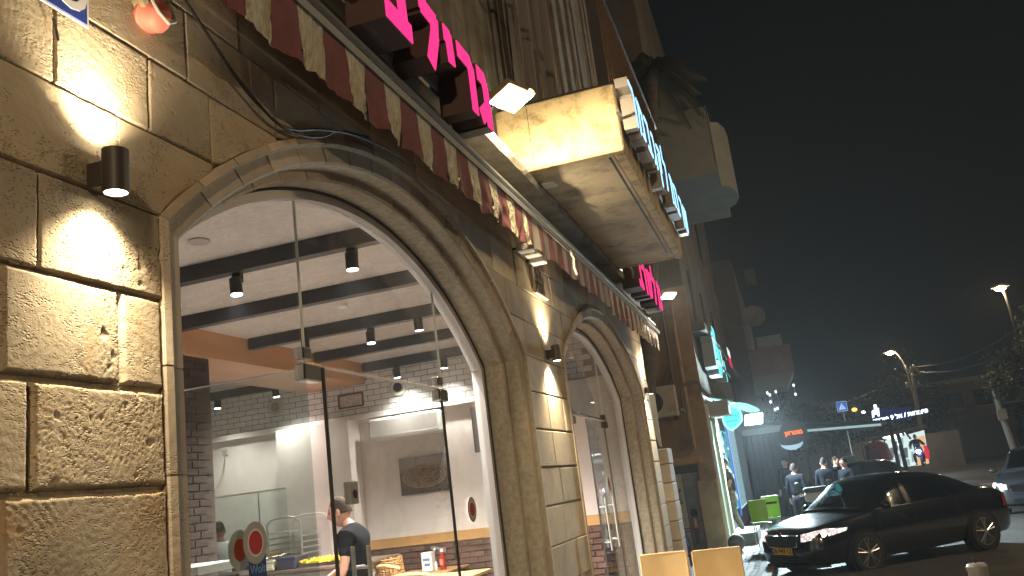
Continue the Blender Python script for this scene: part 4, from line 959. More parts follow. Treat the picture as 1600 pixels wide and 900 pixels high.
def person(feet, face, J, label, shirt, trousers, shoes, hair=HAIR, crop=1.025, skin=SKIN, sleeves='short', hs=1.0, hair_len=0.0, hold=None, head_tilt=(0, 0, 1), build=1.0):
    """J: joints in a local frame (right, forward, up), metres"""
    base = Vector(feet); f = Vector((face[0], face[1], 0)).normalized(); rt = Vector((f.y, -f.x, 0)); up = Vector((0, 0, 1))
    W = lambda p: base+rt*p[0]+f*p[1]+up*p[2]
    t = thing('person', feet, label, 'person')
    D = dict(hip=(0, 0, .95), waist=(0, .0, 1.08), chest=(0, .01, 1.28), sh=(0, .0, 1.42), neck=(0, .01, 1.50), head=(0, .03, 1.625),
             shL=(-.17, 0, 1.41), shR=(.17, 0, 1.41), elL=(-.23, -.02, 1.13), elR=(.23, -.02, 1.13), wrL=(-.24, .08, .89), wrR=(.24, .08, .89),
             hpL=(-.09, 0, .90), hpR=(.09, 0, .90), knL=(-.10, .03, .49), knR=(.10, .03, .49), anL=(-.10, -.02, .09), anR=(.10, -.02, .09), facedir=(0, 1, 0))
    D.update(J); P = {k: W(v) for k, v in D.items() if k != 'facedir'}; k_ = build
    order = ['hip', 'waist', 'chest', 'sh', 'neck']; nodes = []; edges = []; idx = {}
    def nd(key, pos, r): idx[key] = len(nodes); nodes.append((pos, r)); return idx[key]
    nd('hip', P['hip'], (.125*k_, .085*k_)); nd('waist', P['waist'], (.11*k_, .075*k_)); nd('chest', P['chest'], (.115*k_, .08*k_)); nd('sh', P['sh'], (.075, .06)); nd('neck', P['neck'], .056); nd('nt', P['neck'].lerp(P['head'], .55), .052)
    edges += [(0, 1), (1, 2), (2, 3), (3, 4), (4, 5)]
    for s in 'LR':
        a = nd('sh'+s, P['sh'+s], .058*k_); b = nd('el'+s, P['el'+s], .041); c = nd('wr'+s, P['wr'+s], .027)
        m_ = nd('fa'+s, P['el'+s].lerp(P['wr'+s], .3), .040)
        edges += [(3, a), (a, b), (b, m_), (m_, c)]
        d = (P['wr'+s]-P['el'+s]).normalized(); pm = nd('pm'+s, P['wr'+s]+d*.055, (.036, .018)); edges.append((c, pm))
        a = nd('hp'+s, P['hp'+s], .088*k_); b = nd('kn'+s, P['kn'+s], .056); m_ = nd('ca'+s, P['kn'+s].lerp(P['an'+s], .3), .054); c = nd('an'+s, P['an'+s], .038)
        t_ = nd('to'+s, P['an'+s]+f*.15+Vector((0, 0, -.055)), .032)
        edges += [(0, a), (a, b), (b, m_), (m_, c), (c, t_)]
    vs, fs = skin_mesh(nodes, edges, 0); mb = MB(); mb.add(vs, fs)
    # fingers, each its own chain rooted inside the palm
    for s in 'LR':
        d = (P['wr'+s]-P['el'+s]).normalized(); side = d.cross(f).normalized(); 
        if side.length < .5: side = rt
        for q, (off, ln) in enumerate(((-.026, .068), (-.009, .078), (.009, .074), (.025, .058))):
            r0 = P['wr'+s]+d*.075+side*off; c1 = r0+d*ln*.5+f*.006; c2 = c1+d*ln*.35+f*.014; c3 = c2+d*ln*.15+f*.012
            mb.tube([r0-d*.02, r0, c1, c2, c3], [.009, .0095, .0085, .0075, .005], 8)
        r0 = P['wr'+s]+d*.03+side*-.03; mb.tube([P['wr'+s]+d*.02, r0+f*.012, r0+d*.035+f*.028-side*.01, r0+d*.055+f*.034], [.013, .012, .010, .007], 8)
    fd = Vector(D['facedir']); fdw = rt*fd.x+f*fd.y+up*fd.z
    hm, sd, ff, hu = head_verts(P['head'], fdw, head_tilt, hs)
    mb.add(hm.v, hm.f); mb.build('body', skin, t, smooth=True)
    # eyes
    for s in (-1, 1):
        e = MB(); e.ell(P['head']+(sd*s*.031+ff*.079+hu*.013)*hs, (.011*hs,)*3, 10, 8); e.build('eye', mat('eye_dark', (.05, .04, .035), .2), t, smooth=True)
    # hair cap
    hb = MB(); seg, rg = 24, 12; v2 = []; f2 = []
    for i in range(rg+1):
        th = math.pi*(.56+hair_len)*i/rg
        for k in range(seg):
            ph = 2*math.pi*k/seg; fr = math.cos(ph); lim = th*(1 if fr < .1 else 1-.32*min(1, (fr-.1)*1.6)*1.25)
            n_ = crop+.010*noise.noise(Vector((k*.9, i*1.1, 3)))
            v2.append(P['head']+(sd*math.sin(lim)*math.sin(ph)*.077*n_+ff*(math.sin(lim)*fr*.099*n_-.004)+hu*math.cos(lim)*.124*n_)*hs)
    for i in range(rg):
        for k in range(seg): f2.append((i*seg+k, (i+1)*seg+k, (i+1)*seg+(k+1) % seg, i*seg+(k+1) % seg))
    hb.add(v2, f2); hb.build('hair', hair, t, smooth=True)
    # shirt
    nodes = []; edges = []; idx.clear(); g = .014
    nd('a', P['hip']+Vector((0, 0, -.02)), (.150*k_+g, .108*k_+g)); nd('b', P['waist'], (.142*k_+g, .105*k_+g)); nd('c', P['chest'], (.158*k_+g, .112*k_+g)); nd('d', P['sh']+Vector((0, 0, .01)), (.14+g, .105+g)); nd('e', P['neck']+Vector((0, 0, .012)), .078)
    edges += [(0, 1), (1, 2), (2, 3), (3, 4)]
    for s in 'LR':
        a = nd('s'+s, P['sh'+s], .066*k_+g*.6); b = nd('t'+s, P['sh'+s].lerp(P['el'+s], .75 if sleeves == 'short' else 1.0), .054+g*.5); edges += [(3, a), (a, b)]
        if sleeves == 'long': c = nd('u'+s, P['el'+s].lerp(P['wr'+s], .95), .040); edges.append((b, c))
    vs, fs = skin_mesh(nodes, edges, 0); mb = MB(); mb.add(vs, fs); mb.build('shirt', shirt, t, smooth=True)
    nodes = []; edges = []
    nd('a', P['hip']+Vector((0, 0, .05)), (.140*k_+g, .100*k_+g)); nd('b', P['hip']+Vector((0, 0, -.04)), (.150*k_+g, .108*k_+g)); edges = [(0, 1)]
    for s in 'LR':
        a = nd('1'+s, P['hp'+s]-Vector((0, 0, .06)), .092*k_+g); b = nd('2'+s, P['kn'+s], .070+g*.5); c = nd('3'+s, P['kn'+s].lerp(P['an'+s], .95), .056+g*.4); edges += [(1, a), (a, b), (b, c)]
    vs, fs = skin_mesh(nodes, edges, 0); mb = MB(); mb.add(vs, fs); mb.build('trousers', trousers, t, smooth=True)
    for s in 'LR':
        a = P['an'+s]; vs, fs = skin_mesh([(a+Vector((0, 0, -.02)), .048), (a+Vector((0, 0, -.05))+f*.05, (.048, .040)), (a+Vector((0, 0, -.062))+f*.16, (.042, .026))], [(0, 1), (1, 2)], 0); mb = MB(); mb.add(vs, fs); mb.build('shoe', shoes, t, smooth=True)
    return t, W, P
CL = lambda n, c, r=.9: mat('cloth_'+n, c, r, spec=.04, var=.15, vscale=12, bump=.4, bscale=18, bdist=.02)
# man in black polo: stands inside, faces left along the counter, looks down
hd = ONY(528, 800, 7.3)
person((hd.x+.07, 7.35, hd.z-1.60), (-1, -.15), dict(head=(0, .07, 1.60), facedir=(0, 1, -.22), neck=(0, -.0, 1.475), sh=(0, -.04, 1.40), chest=(0, -.05, 1.27), waist=(0, -.02, 1.08),
        shL=(-.18, -.04, 1.385), shR=(.18, -.04, 1.385), elL=(-.25, -.02, 1.12), elR=(.24, .10, 1.13), wrL=(-.25, .10, .90), wrR=(.20, .33, 1.0)),
       'man in black polo with cropped hair, seen side-on inside the first arch', CL('black', (.012, .012, .014)), CL('navy', (.015, .015, .02)), BLACK, build=1.12, hs=1.1, hair=mat('cropped_hair', (.05, .035, .028), .9, spec=.1), crop=1.012)
hd = ONY(343, 830, 9.98)
person((hd.x, 9.98, hd.z-1.625), (-.55, .5), dict(facedir=(.3, 1, -.1)), 'kitchen worker in white t-shirt seen from behind at the left kitchen screen', CL('white', (.62, .62, .64)), CL('navy', (.015, .015, .02)), BLACK, build=.95)

# ================================================================== PLASTIC CHAIRS
def pchair(x, y, rz, top, wd, mtl, label, grp, slot=False, dark=None):
    t = thing('plastic_chair', (x, y, 0), label, 'chair', grp)
    c, s = math.cos(rz), math.sin(rz); T = lambda a, b, z: Vector((x+a*c-b*s, y+a*s+b*c, z))
    h = wd/2
    def bk(u, v):
        z = .47+(top-.47)*v; return T(-h+wd*u, .19+.07*v+.018*math.sin(math.pi*u)*1.0, z)
    mb = MB(); n0 = 12
    mb.grid(bk, 12, 12); k = len(mb.v); mb.grid(lambda u, v: bk(u, v)+Vector((s*-.014, c*.014, 0)), 12, 12)
    def ring(i0, i1): mb.f.append((i0, i1, i1+k, i0+k)); mb.m.append(0)
    for i in range(12): ring(i, i+1); ring(12*13+i, 12*13+i+1); ring(i*13, (i+1)*13); ring(i*13+12, (i+1)*13+12)
    if slot:
        keep = []
        for fi, fc in enumerate(mb.f): keep.append(fc)
    bo = mb.build('backrest', mtl, t, smooth=True)
    mb = MB(); mb.tube([bk(i/12, 1)+Vector((s*-.007, c*.007, 0)) for i in range(13)], .0095, 8); mb.build('top_edge', mtl, bo, smooth=True)
    mb = MB(); mb.tube([bk(0, i/12)+Vector((s*-.007, c*.007, 0)) for i in range(13)], .0095, 8); mb.build('side_edge', mtl, bo, smooth=True); mb = MB(); mb.tube([bk(1, i/12)+Vector((s*-.007, c*.007, 0)) for i in range(13)], .0095, 8); mb.build('side_edge', mtl, bo, smooth=True)
    if slot:
        mb = MB(); mb.obox(T(0, .25+.03, .47+(top-.47)*.66), ((c, s, 0), (-s, c, 0), (0, 0, 1)), (h*.8, .05, .022)); mb.build('grip_slot', BLACK, bo)
    mb = MB(); mb.grid(lambda u, v: T(-h+wd*u, -.22+.42*v, .455-.012*math.sin(math.pi*u)*math.sin(math.pi*v)), 8, 8)
    mb.prism([T(-h, -.22, .43), T(h, -.22, .43), T(h, .2, .43), T(-h, .2, .43)], (0, 0, .012)); mb.build('seat', mtl, t, smooth=True)
    for a in (-h+.02, h-.02):
        for b, b2 in ((-.2, -.2), (.19, .24)): mb = MB(); mb.tube([T(a, b2, 0), T(a, b, .45)], .012, 8); mb.build('leg', ALU, t, smooth=True)
    return t
pchair(.365, 7.80, .03, .935, .405, TANP, 'tan square-backed chair by the stone wall, left of the pair', 'tan chairs on the pavement')
pchair(.83, 7.80, .03, .925, .41, TANP, 'tan square-backed chair nearer the road, right of the pair', 'tan chairs on the pavement')
def chair_px(x0, x1, ytop, Y, label, mtl, rz, dark=False):
    a = ONY(x0, ytop, Y); b = ONY(x1, ytop, Y); t = pchair((a.x+b.x)/2, Y, rz, .88, abs(b.x-a.x), mtl, label, 'green chairs by the shop', slot=dark)
    dz = a.z-.88; t.location.z = dz; return t
chair_px(1171, 1198, 784, 18.6, 'bright green chair with solid back just behind the car bonnet', GREEN, .15)
chair_px(1186, 1213, 778, 19.6, 'lighter green chair with a dark slot in its back, behind the first green chair', mat('lime_plastic', (.36, .66, .08), .35), -.1, True)

# ================================================================== CAR
def make_car(name, front, rear, label, cat, paint, plate=None, gzv=0, wheelbase=2.58, lights=True, detail=True, scale=1.0):
    """local frame: +x to the nose, y to the left, origin midway between the axles on the ground"""
    front = Vector(front); rear = Vector(rear); ax = (front-rear); ax.z = 0; ax.normalize(); ay = Vector((-ax.y, ax.x, 0))
    O = (front+rear)/2; O.z = gzv
    t = thing(name, O, label, cat)
    T = lambda x, y, z: O+(ax*x+ay*y+Vector((0, 0, z)))*scale
    # stations along the length: x, half width, belt z, top z of the lower body at centre, bottom z
    ST = [(-2.20, .62, .60, .62, .34), (-2.16, .76, .78, .86, .30), (-2.06, .84, .90, 1.03, .24), (-1.75, .88, .93, 1.07, .22), (-1.29, .89, .95, 1.07, .20), (-.8, .89, .955, 1.0, .19), (0, .89, .945, .99, .18), (.6, .89, .93, .98, .19), (.95, .885, .91, .985, .19),
          (1.29, .88, .88, .945, .20), (1.65, .86, .83, .885, .20), (1.95, .80, .755, .815, .20), (2.12, .70, .66, .74, .22), (2.20, .56, .58, .62, .26), (2.225, .42, .52, .53, .30)]
    def sec(x, w, b, tp, lo):
        return [(0, lo), (w*.6, lo), (w*.90, lo+.02), (w*.965, lo+.10), (w*1.0, lo+(b-lo)*.42), (w*.995, lo+(b-lo)*.62), (w*.975, lo+(b-lo)*.86), (w*.94, b), (w*.86, b+(tp-b)*.42), (w*.62, b+(tp-b)*.78), (w*.3, b+(tp-b)*.96), (0, tp)]
    def lerpS(x):
        for a, b in zip(ST[:-1], ST[1:]):
            if a[0] <= x <= b[0]:
                u = (x-a[0])/(b[0]-a[0]); u = u; return tuple(p+(q-p)*u for p, q in zip(a, b))
        return ST[-1]
    xs = []
    for a, b in zip(ST[:-1], ST[1:]):
        n = max(1, int((b[0]-a[0])/.08)); xs += [a[0]+(b[0]-a[0])*i/n for i in range(n)]
    xs.append(ST[-1][0])
    def smoothS(x):
        q = [lerpS(min(max(x+d, ST[0][0]), ST[-1][0])) for d in (-.07, 0, .07)]; e = min(1, min(x-ST[0][0], ST[-1][0]-x)/.1) if True else 1
        c = lerpS(x); return tuple(c[i]*(1-e*.66)+(q[0][i]+q[2][i])*e*.33 for i in range(5))
    def side_y(x, z):
        s_ = sec(*smoothS(x)); 
        for (y0, z0), (y1, z1) in zip(s_[2:8], s_[3:9]):
            if z0 <= z <= z1: return y0+(y1-y0)*(z-z0)/max(1e-6, z1-z0)
        return s_[3][0]
    mb = MB(); vs = []; n = 23
    WA = ((1.29, .345), (-1.29, .345))
    for x in xs:
        s_ = sec(*smoothS(x)); full = [(y, z) for y, z in s_]+[(-y, z) for y, z in s_[-2:0:-1]]; n = len(full)
        for y, z in full:
            vs.append(T(x, y, z))
    fs = []
    for i in range(len(xs)-1):
        xm = (xs[i]+xs[i+1])/2; S = sec(*smoothS(xm))
        for k in range(n):
            kk = k if k < 11 else n-1-k
            zz = (S[kk][1]+S[min(kk+1, 11)][1])/2; 
            fs.append((i*n+k, i*n+(k+1) % n, (i+1)*n+(k+1) % n, (i+1)*n+k))
    fs += [tuple(range(n))[::-1], tuple(range((len(xs)-1)*n, len(xs)*n))]
    mb.add(vs, fs)
    # greenhouse
    G = [(-1.72, .70, 1.00, .55, 1.035), (-1.35, .78, .955, .56, 1.19), (-.95, .80, .95, .565, 1.34), (-.55, .81, .95, .575, 1.425), (-.1, .81, .945, .59, 1.462), (.25, .81, .94, .59, 1.455), (.50, .81, .935, .585, 1.405), (.80, .80, .93, .60, 1.20), (1.10, .76, .93, .66, .985)]
    gv = []
    def gsec(g):
        x, wb, zb, wr, zr = g; h = zr-zb
        return [(wb, zb-.03), (wb+(wr-wb)*.45, zb+h*.5), (wb+(wr-wb)*.86, zb+h*.88), (wr*.93, zb+h*.975), (wr*.6, zr+.012), (0, zr+.02)]
    def gl(x):
        for a, b in zip(G[:-1], G[1:]):
            if a[0] <= x <= b[0]:
                u = (x-a[0])/(b[0]-a[0]); return tuple(p+(q-p)*u for p, q in zip(a, b))
        return G[-1] if x > 0 else G[0]
    gx = [G[0][0]+(G[-1][0]-G[0][0])*i/36 for i in range(37)]
    for x in gx:
        s_ = gsec(gl(x)); full = s_+[(-y, z) for y, z in s_[-2::-1]]; m_ = len(full)
        for y, z in full: gv.append(T(x, y, z))
    gf = [(i*m_+k, i*m_+k+1, (i+1)*m_+k+1, (i+1)*m_+k) for i in range(36) for k in range(m_-1)]
    gf += [tuple(range(m_)), tuple(range(36*m_, 37*m_))]
    mb.add(gv, gf)
    body = mb.build('body', paint, t, smooth=True)
    def gy(x, z):
        s_ = gsec(gl(x))
        for (y0, z0), (y1, z1) in zip(s_[:3], s_[1:4]):
            if z0 <= z <= z1: return y0+(y1-y0)*(z-z0)/max(1e-6, z1-z0)
        return s_[3][0]
    # side windows as sheets following the greenhouse
    for sgn in (1, -1):
        for (pts, nm) in (([(.86, .965), (.18, .965), (.18, 1.375), (.42, 1.365)], 'front_side_window'), ([(.08, .965), (-.80, .975), (-.62, 1.33), (.08, 1.385)], 'rear_side_window'), ([(-.86, .98), (-1.22, .99), (-.84, 1.25), (-.70, 1.30)], 'quarter_window')):
            mb = MB()
            def fn(u, v, pts=pts):
                a = Vector(pts[0]).lerp(Vector(pts[1]), u); b = Vector(pts[3]).lerp(Vector(pts[2]), u); p = a.lerp(b, v)
                return T(p[0], sgn*(gy(p[0], p[1])+.004), p[1])
            mb.grid(fn, 8, 5); mb.build(nm, MATS['car_glass_dark'], t, smooth=True)
        mb = MB(); mb.tube([T(x, sgn*(gy(x, .955)+.008), .955+(.02 if x < -.9 else 0)) for x in (.86, .5, .1, -.4, -.8, -1.2)], .007, 6); mb.build('window_trim', CHROME, t)
        for xh in (.28, -.62):
            mb = MB(); mb.tube([T(xh, sgn*(side_y(xh, .80)+.01), .80), T(xh-.05, sgn*(side_y(xh, .80)+.035), .803), T(xh-.15, sgn*(side_y(xh, .80)+.035), .803), T(xh-.2, sgn*(side_y(xh, .80)+.01), .80)], .012, 6); mb.build('door_handle', paint, t, smooth=True)
        for pts in ([(.98, .30), (.93, .55), (.90, .90)], [(.13, .25), (.13, .93)], [(-.98, .60), (-.86, .78), (-.84, .93)]):
            mb = MB(); pp = []
            for (xa, za), (xb, zb) in zip(pts[:-1], pts[1:]):
                for i in range(5): u = i/4; x = xa+(xb-xa)*u; z = za+(zb-za)*u; pp.append(T(x, sgn*(side_y(x, z)-.001), z))
            mb.tube(pp, .0035, 4); mb.build('door_seam', BLACK, t)
        mb = MB(); mb.ell(T(.80, sgn*.96, 1.0), (.07*scale, .10*scale, .065*scale), 12, 8, (ax, ay, Vector((0, 0, 1)))); mb.build('wing_mirror', paint, t, smooth=True)
    # windscreen and rear screen
    for nm, (xa, xb) in (('windscreen', (1.06, .52)), ('rear_window', (-1.62, -.62))):
        mb = MB()
        def fn(u, v):
            x = xa+(xb-xa)*v; s_ = gsec(gl(x)); w_ = s_[3][0]*1.02; y = -w_+2*w_*u; k = abs(y)/s_[3][0]
            zt_ = s_[5][1]; z4 = s_[4][1]; z3 = s_[3][1]
            yy = abs(y); z = zt_+(z4-zt_)*yy/s_[4][0] if yy < s_[4][0] else z4+(z3-z4)*(yy-s_[4][0])/(s_[3][0]-s_[4][0])
            return T(x, y, z)+Vector((0, 0, .006))+ax*(.006 if xa > 0 else -.006)
        mb.grid(fn, 14, 10); mb.build(nm, MATS['car_glass_dark'], t, smooth=True)
    # wheels
    for xw in (1.29, -1.29):
        for sgn in (1, -1):
            mb = MB(); c = T(xw, sgn*(.80), .325)
            mb.cyl(T(xw, sgn*(side_y(xw, .5)-.075), .325), ay*sgn, .365*scale, .17*scale, 36); mb.build('wheel_arch', mat('arch_black', (.004, .004, .004), .9), t, smooth=True)
            wc = T(xw, sgn*(side_y(xw, .5)-.06), .318)
            mb = MB(); mb.lathe(wc-ay*sgn*.10*scale, ay*sgn, [(.22*scale, 0), (.31*scale, .01), (.318*scale, .03), (.318*scale, .17*scale), (.305*scale, .20*scale), (.235*scale, .205*scale), (.225*scale, .19*scale)], 36); wh = mb.build('wheel', TYRE, t, smooth=True)
            mb = MB(); fc = wc+ay*sgn*.095*scale
            mb.lathe(fc-ay*sgn*.05*scale, ay*sgn, [(.235*scale, 0), (.235*scale, .052*scale), (.222*scale, .052*scale), (.215*scale, .0), (0, -.0)], 36)
            for k in range(5):
                for dd in (-.16, .16):
                    an = 2*math.pi*k/5+.3; d = ax*math.cos(an)+Vector((0, 0, 1))*math.sin(an); d2 = ax*math.cos(an+dd)+Vector((0, 0, 1))*math.sin(an+dd)
                    mb.tube([fc+d*.03*scale, fc+d2*.13*scale-ay*sgn*.004, fc+d2*.222*scale-ay*sgn*.008], [.018*scale, .014*scale, .017*scale], 6)
            mb.cyl(fc, ay, .045*scale, .03, 14); mb.build('rim', RIM, wh, smooth=True)
    if lights:
        for sgn in (1, -1):
            hp = [(1.72, .80), (1.98, .745), (2.15, .62), (2.165, .40), (2.165, .40), (2.14, .62)]
            mb = MB()
            def fn(u, v):
                # wraps from the nose to the wing
                x = 2.185-.62*u**1.6; yb = .45+.395*min(1, u*1.25)**.8; z0 = .60+.06*u+.05*u*u; z1 = .715+.12*u-.03*u*u; z = z0+(z1-z0)*v*(1-.55*max(0, u-.6)/.4)
                y = min(yb, side_y(min(x, 2.19), z)+.006) if u > .5 else yb
                return T(x+.022*(1-v)+.004, sgn*(y+.008), z)
            mb.grid(fn, 14, 6); hl = mb.build('headlight', MATS['headlight_glass'], t, smooth=True)
            for q in ((2.06, .60, .048), (1.98, .74, .04)):
                mb = MB(); mb.cyl(T(q[0], sgn*q[1], .688), ax, q[2]*scale, .05, 18); mb.build('reflector_bowl', MATS['headlight_lit'], hl)
            mb = MB(); mb.grid(lambda u, v: T(2.10-.16*u, sgn*(.50+.26*u+.0), .33+.09*v)+ax*.035, 4, 3); mb.build('fog_lamp', mat('fog_lens', (.45, .45, .45), .2, metal=.6), t)
            mb = MB(); mb.grid(lambda u, v: T(-2.17+.28*u**1.5, sgn*(.60+.27*min(1, u*1.2)), .66+.22*v)-ax*.012+ay*sgn*.006, 6, 5); mb.build('tail_light', mat('tail_red', (.25, .01, .008), .25), t, smooth=True)
        # grille
        gm = MB(); gm.bbox((0, 0, 0), (0.001, 0.001, 0.001), .0001)
        mb = MB(); mb.prism([T(2.18, y, z) for y, z in ((-.40, .70), (.40, .70), (.36, .53), (-.36, .53))], ax*.055*scale); gr_ = mb.build('grille', mat('grille_black', (.006, .006, .006), .5), t)
        for k in range(21): mb = MB(); y = -.355+.0355*k; mb.tube([T(2.236, y, .545), T(2.238, y, .69)], .0035*scale, 5); mb.build('grille_bar', mat('dark_chrome', (.12, .12, .13), .25, metal=1.0), gr_)
        mb = MB(); mb.tube([T(2.236, y, z) for y, z in ((-.40, .70), (0, .722), (.40, .70), (.365, .53), (0, .515), (-.365, .53), (-.40, .70))], .010*scale, 8); mb.build('grille_surround', CHROME, gr_, smooth=True)
        mb = MB(); mb.cyl(T(2.245, 0, .735), ax, .045*scale, .018, 24); bd = mb.build('round_badge', CHROME, t, smooth=True)
        mb = MB(); mb.cyl(T(2.252, 0, .735), ax, .032*scale, .014, 24); mb.build('badge_core', mat('badge_dark', (.03, .03, .03), .3), bd)
        mb = MB(); mb.prism([T(2.19, y, z) for y, z in ((-.34, .40), (.34, .40), (.40, .27), (-.40, .27))], ax*.052*scale); li = mb.build('lower_intake', mat('grille_black', (0, 0, 0)), t)
        for k in range(3): mb = MB(); mb.tube([T(2.245, -.37, .29+.045*k), T(2.245, .37, .29+.045*k)], .006*scale, 5); mb.build('intake_slat', mat('plastic_dark', (.03, .03, .03), .4), li)
        mb = MB(); mb.prism([T(2.2, y, .235) for y in (-.52, .52)]+[T(1.9, .7, .235), T(1.9, -.7, .235)], (0, 0, -.05)); mb.build('front_lip', mat('plastic_dark', (.03, .03, .03), .4), t)
        if plate:
            yc = .0
            mb = MB(); mb.obox(T(2.262, yc, .46), (ay, Vector((0, 0, 1)), ax), (.26*scale, .056*scale, .006)); np_ = mb.build('number_plate', mat('plate_yellow', (.88, .52, .04), .4), t)
            mb = MB(); mb.obox(T(2.2635, yc-.24, .46), (ay, Vector((0, 0, 1)), ax), (.02*scale, .054*scale, .0062)); mb.build('plate_strip', mat('plate_blue', (.02, .06, .3), .4), np_)
            text_mesh(plate, .118*scale, BLACK, 'plate_number', np_, T(2.2705, yc+.02, .462), ay, (0, 0, 1), .0008, .002)
        # wipers, cabin things
        for yy in (-.05, .45): mb = MB(); mb.tube([T(1.07, yy, .995), T(.92, yy-.42, 1.10)], .006, 5); mb.build('wiper', BLACK, t)
    return t
m_ = glass('car_glass_dark', tint=(.25, .27, .27), refl=1.5); 
m_, nt_, b_ = nt_new('headlight_glass'); b_.inputs['Base Color'].default_value = (.55, .55, .55, 1); b_.inputs['Metallic'].default_value = .6; b_.inputs['Roughness'].default_value = .18
b_.inputs['Emission Color'].default_value = (1, .80, .74, 1); b_.inputs['Emission Strength'].default_value = 1.9
tc_ = N(nt_, 'ShaderNodeTexCoord'); v_ = N(nt_, 'ShaderNodeTexVoronoi', i_Scale=22.0); nt_.links.new(tc_.outputs['Object'], v_.inputs['Vector'])
r_ = ramp(nt_, v_.outputs['Distance'], [(.1, (1, .85, .8)), (.6, (.25, .2, .2))]); nt_.links.new(r_.outputs[0], b_.inputs['Emission Color'])
MATS['headlight_glass'] = m_
emis('headlight_lit', (1, .9, .85), 5.0)
cf = Vector((1.917, 16.10, 0)); cr_ = Vector((3.921, 17.725, 0))
make_car('parked_car', cf, cr_, 'shiny black saloon car with yellow number plate 26-943-12 parked nose towards the pavement', 'car', CARP, plate='26·943·12', gzv=-.335)
p = ONZ(1575, 800, -.27)
make_car('oncoming_car', (6.9, 23.4, 0), (7.9, 25.75, 0), 'dark grey car with headlights on at the right edge of the street', 'car', CARP2, gzv=-.335)
p0 = ONZ(1270, 760, -.27)

# ================================================================== ALLEY AND NEXT BUILDING
def stack_pillar(lo, hi, name, label, mtl, hcourse=.25):
    t = thing(name, ((lo[0]+hi[0])/2, (lo[1]+hi[1])/2, lo[2]), label, 'pillar')
    z = lo[2]
    while z < hi[2]-.02:
        z1 = min(z+hcourse, hi[2]); mb = MB(); q = random.uniform(0, .006); mb.bbox((lo[0]+q, lo[1]+q, z+.003), (hi[0]-q, hi[1]-q, z1-.003), .01); mb.build('stone', mtl, t); z = z1
    return t
stack_pillar((-.40, 12.0, -.02), (.03, 12.45, 1.94), 'stone_pillar', 'free-standing cut stone pillar just past the end of the restaurant wall', ARCHS)
a_ = [ONY(x, y, 12.1) for x, y in ((1011, 608), (1023, 618), (1034, 699), (1030, 696), (1010, 640))]
mb = MB(); mb.prism(a_, (0, .012, 0)); tag(mb.build('canvas_flap', mat('grey_canvas_flap', (.50, .50, .46), .85, var=.1), None, org=a_[0]), 'pale triangular canvas flap hanging behind the far wall lamp', 'canvas')
b2 = thing('brown_building', (-2, 22, 0), 'brown plastered building standing past the alley with a worn end wall', 'building')
mb = MB(); mb.box((-7, 19.4, -.4), (0, 34, 15.5)); b2w = mb.build('wall', DARKP, b2)
mb = MB(); mb.box((-.97, 19.30, -.3), (-.001, 19.398, .0)); 
# end wall skin with a recessed cabinet niche
nx0, nx1, nz0, nz1 = -1.05, -.34, -.04, 1.70
mb = MB(); mb.box((-7, 19.28, -.35), (nx0, 19.398, 5.6)); mb.box((nx1, 19.28, -.35), (.012, 19.398, 5.6)); mb.box((nx0, 19.28, nz1), (nx1, 19.398, 5.6)); mb.box((nx0, 19.28, -.35), (nx1, 19.398, nz0)); mb.build('end_wall_plaster', PLASB, b2)
mb = MB(); mb.bbox((-.36, 19.20, 2.0), (-.30, 19.279, 5.5), .01); mb.bbox((-.42, 19.215, -.3), (.02, 19.279, 1.35), .02); mb.build('corner_pier', mat('pier_plaster', (.38, .28, .17), .9, var=.2, vscale=3, stain=(.12, .09, .06), sscale=2), b2)
mb = MB(); mb.bbox((nx0-.08, 19.22, nz1+.02), (nx1+.1, 19.279, nz1+.16), .01); mb.build('door_lintel', mat('orange_plaster', (.42, .25, .11), .9, var=.15), b2)
cabp = mat('cabinet_paint', (.42, .39, .33), .6, var=.1, vscale=4, stain=(.2, .17, .13), sscale=2)
mb = MB(); mb.bbox((nx0+.02, 19.31, nz0), (-.72, 19.36, nz1-.17), .006); cab = mb.build('cabinet_door', cabp, b2)
mb = MB(); mb.bbox((-.71, 19.33, nz0), (nx1-.02, 19.37, nz1-.17), .006); mb.build('cabinet_door', mat('cabinet_grey', (.20, .21, .21), .6, var=.25, vscale=5), b2)
for zz in (.38, .33): mb = MB(); mb.box((nx0+.02, 19.305, zz), (-.72, 19.309, zz+.018)); mb.build('dark_band', BLACK, cab)
po = thing('poster', (-.9, 19.3, 1.1), 'black and white portrait poster stuck on the pale cabinet door', 'poster')
mb = MB(); mb.box((-.99, 19.302, .90), (-.78, 19.3085, 1.24)); mb.build('paper', mat('poster_print', (.16, .16, .16), .7, var=.95, vscale=16, stain=(.5, .5, .5), sscale=9, samt=.9), po)
mb = MB(); mb.box((-.99, 19.302, 1.30), (-.80, 19.307, 1.46)); tag(mb.build('notice_sheet', mat('notice_paper', (.45, .44, .40), .8, var=.3, vscale=40), None, org=(-.9, 19.3, 1.4)), 'faded notice sheet above the portrait poster', 'notice')
fg = thing('painted_figure', (-.6, 19.3, .3), 'small painted child figure in red and white on the grey cabinet door', 'mural')
gx_, gzz = -.58, .12
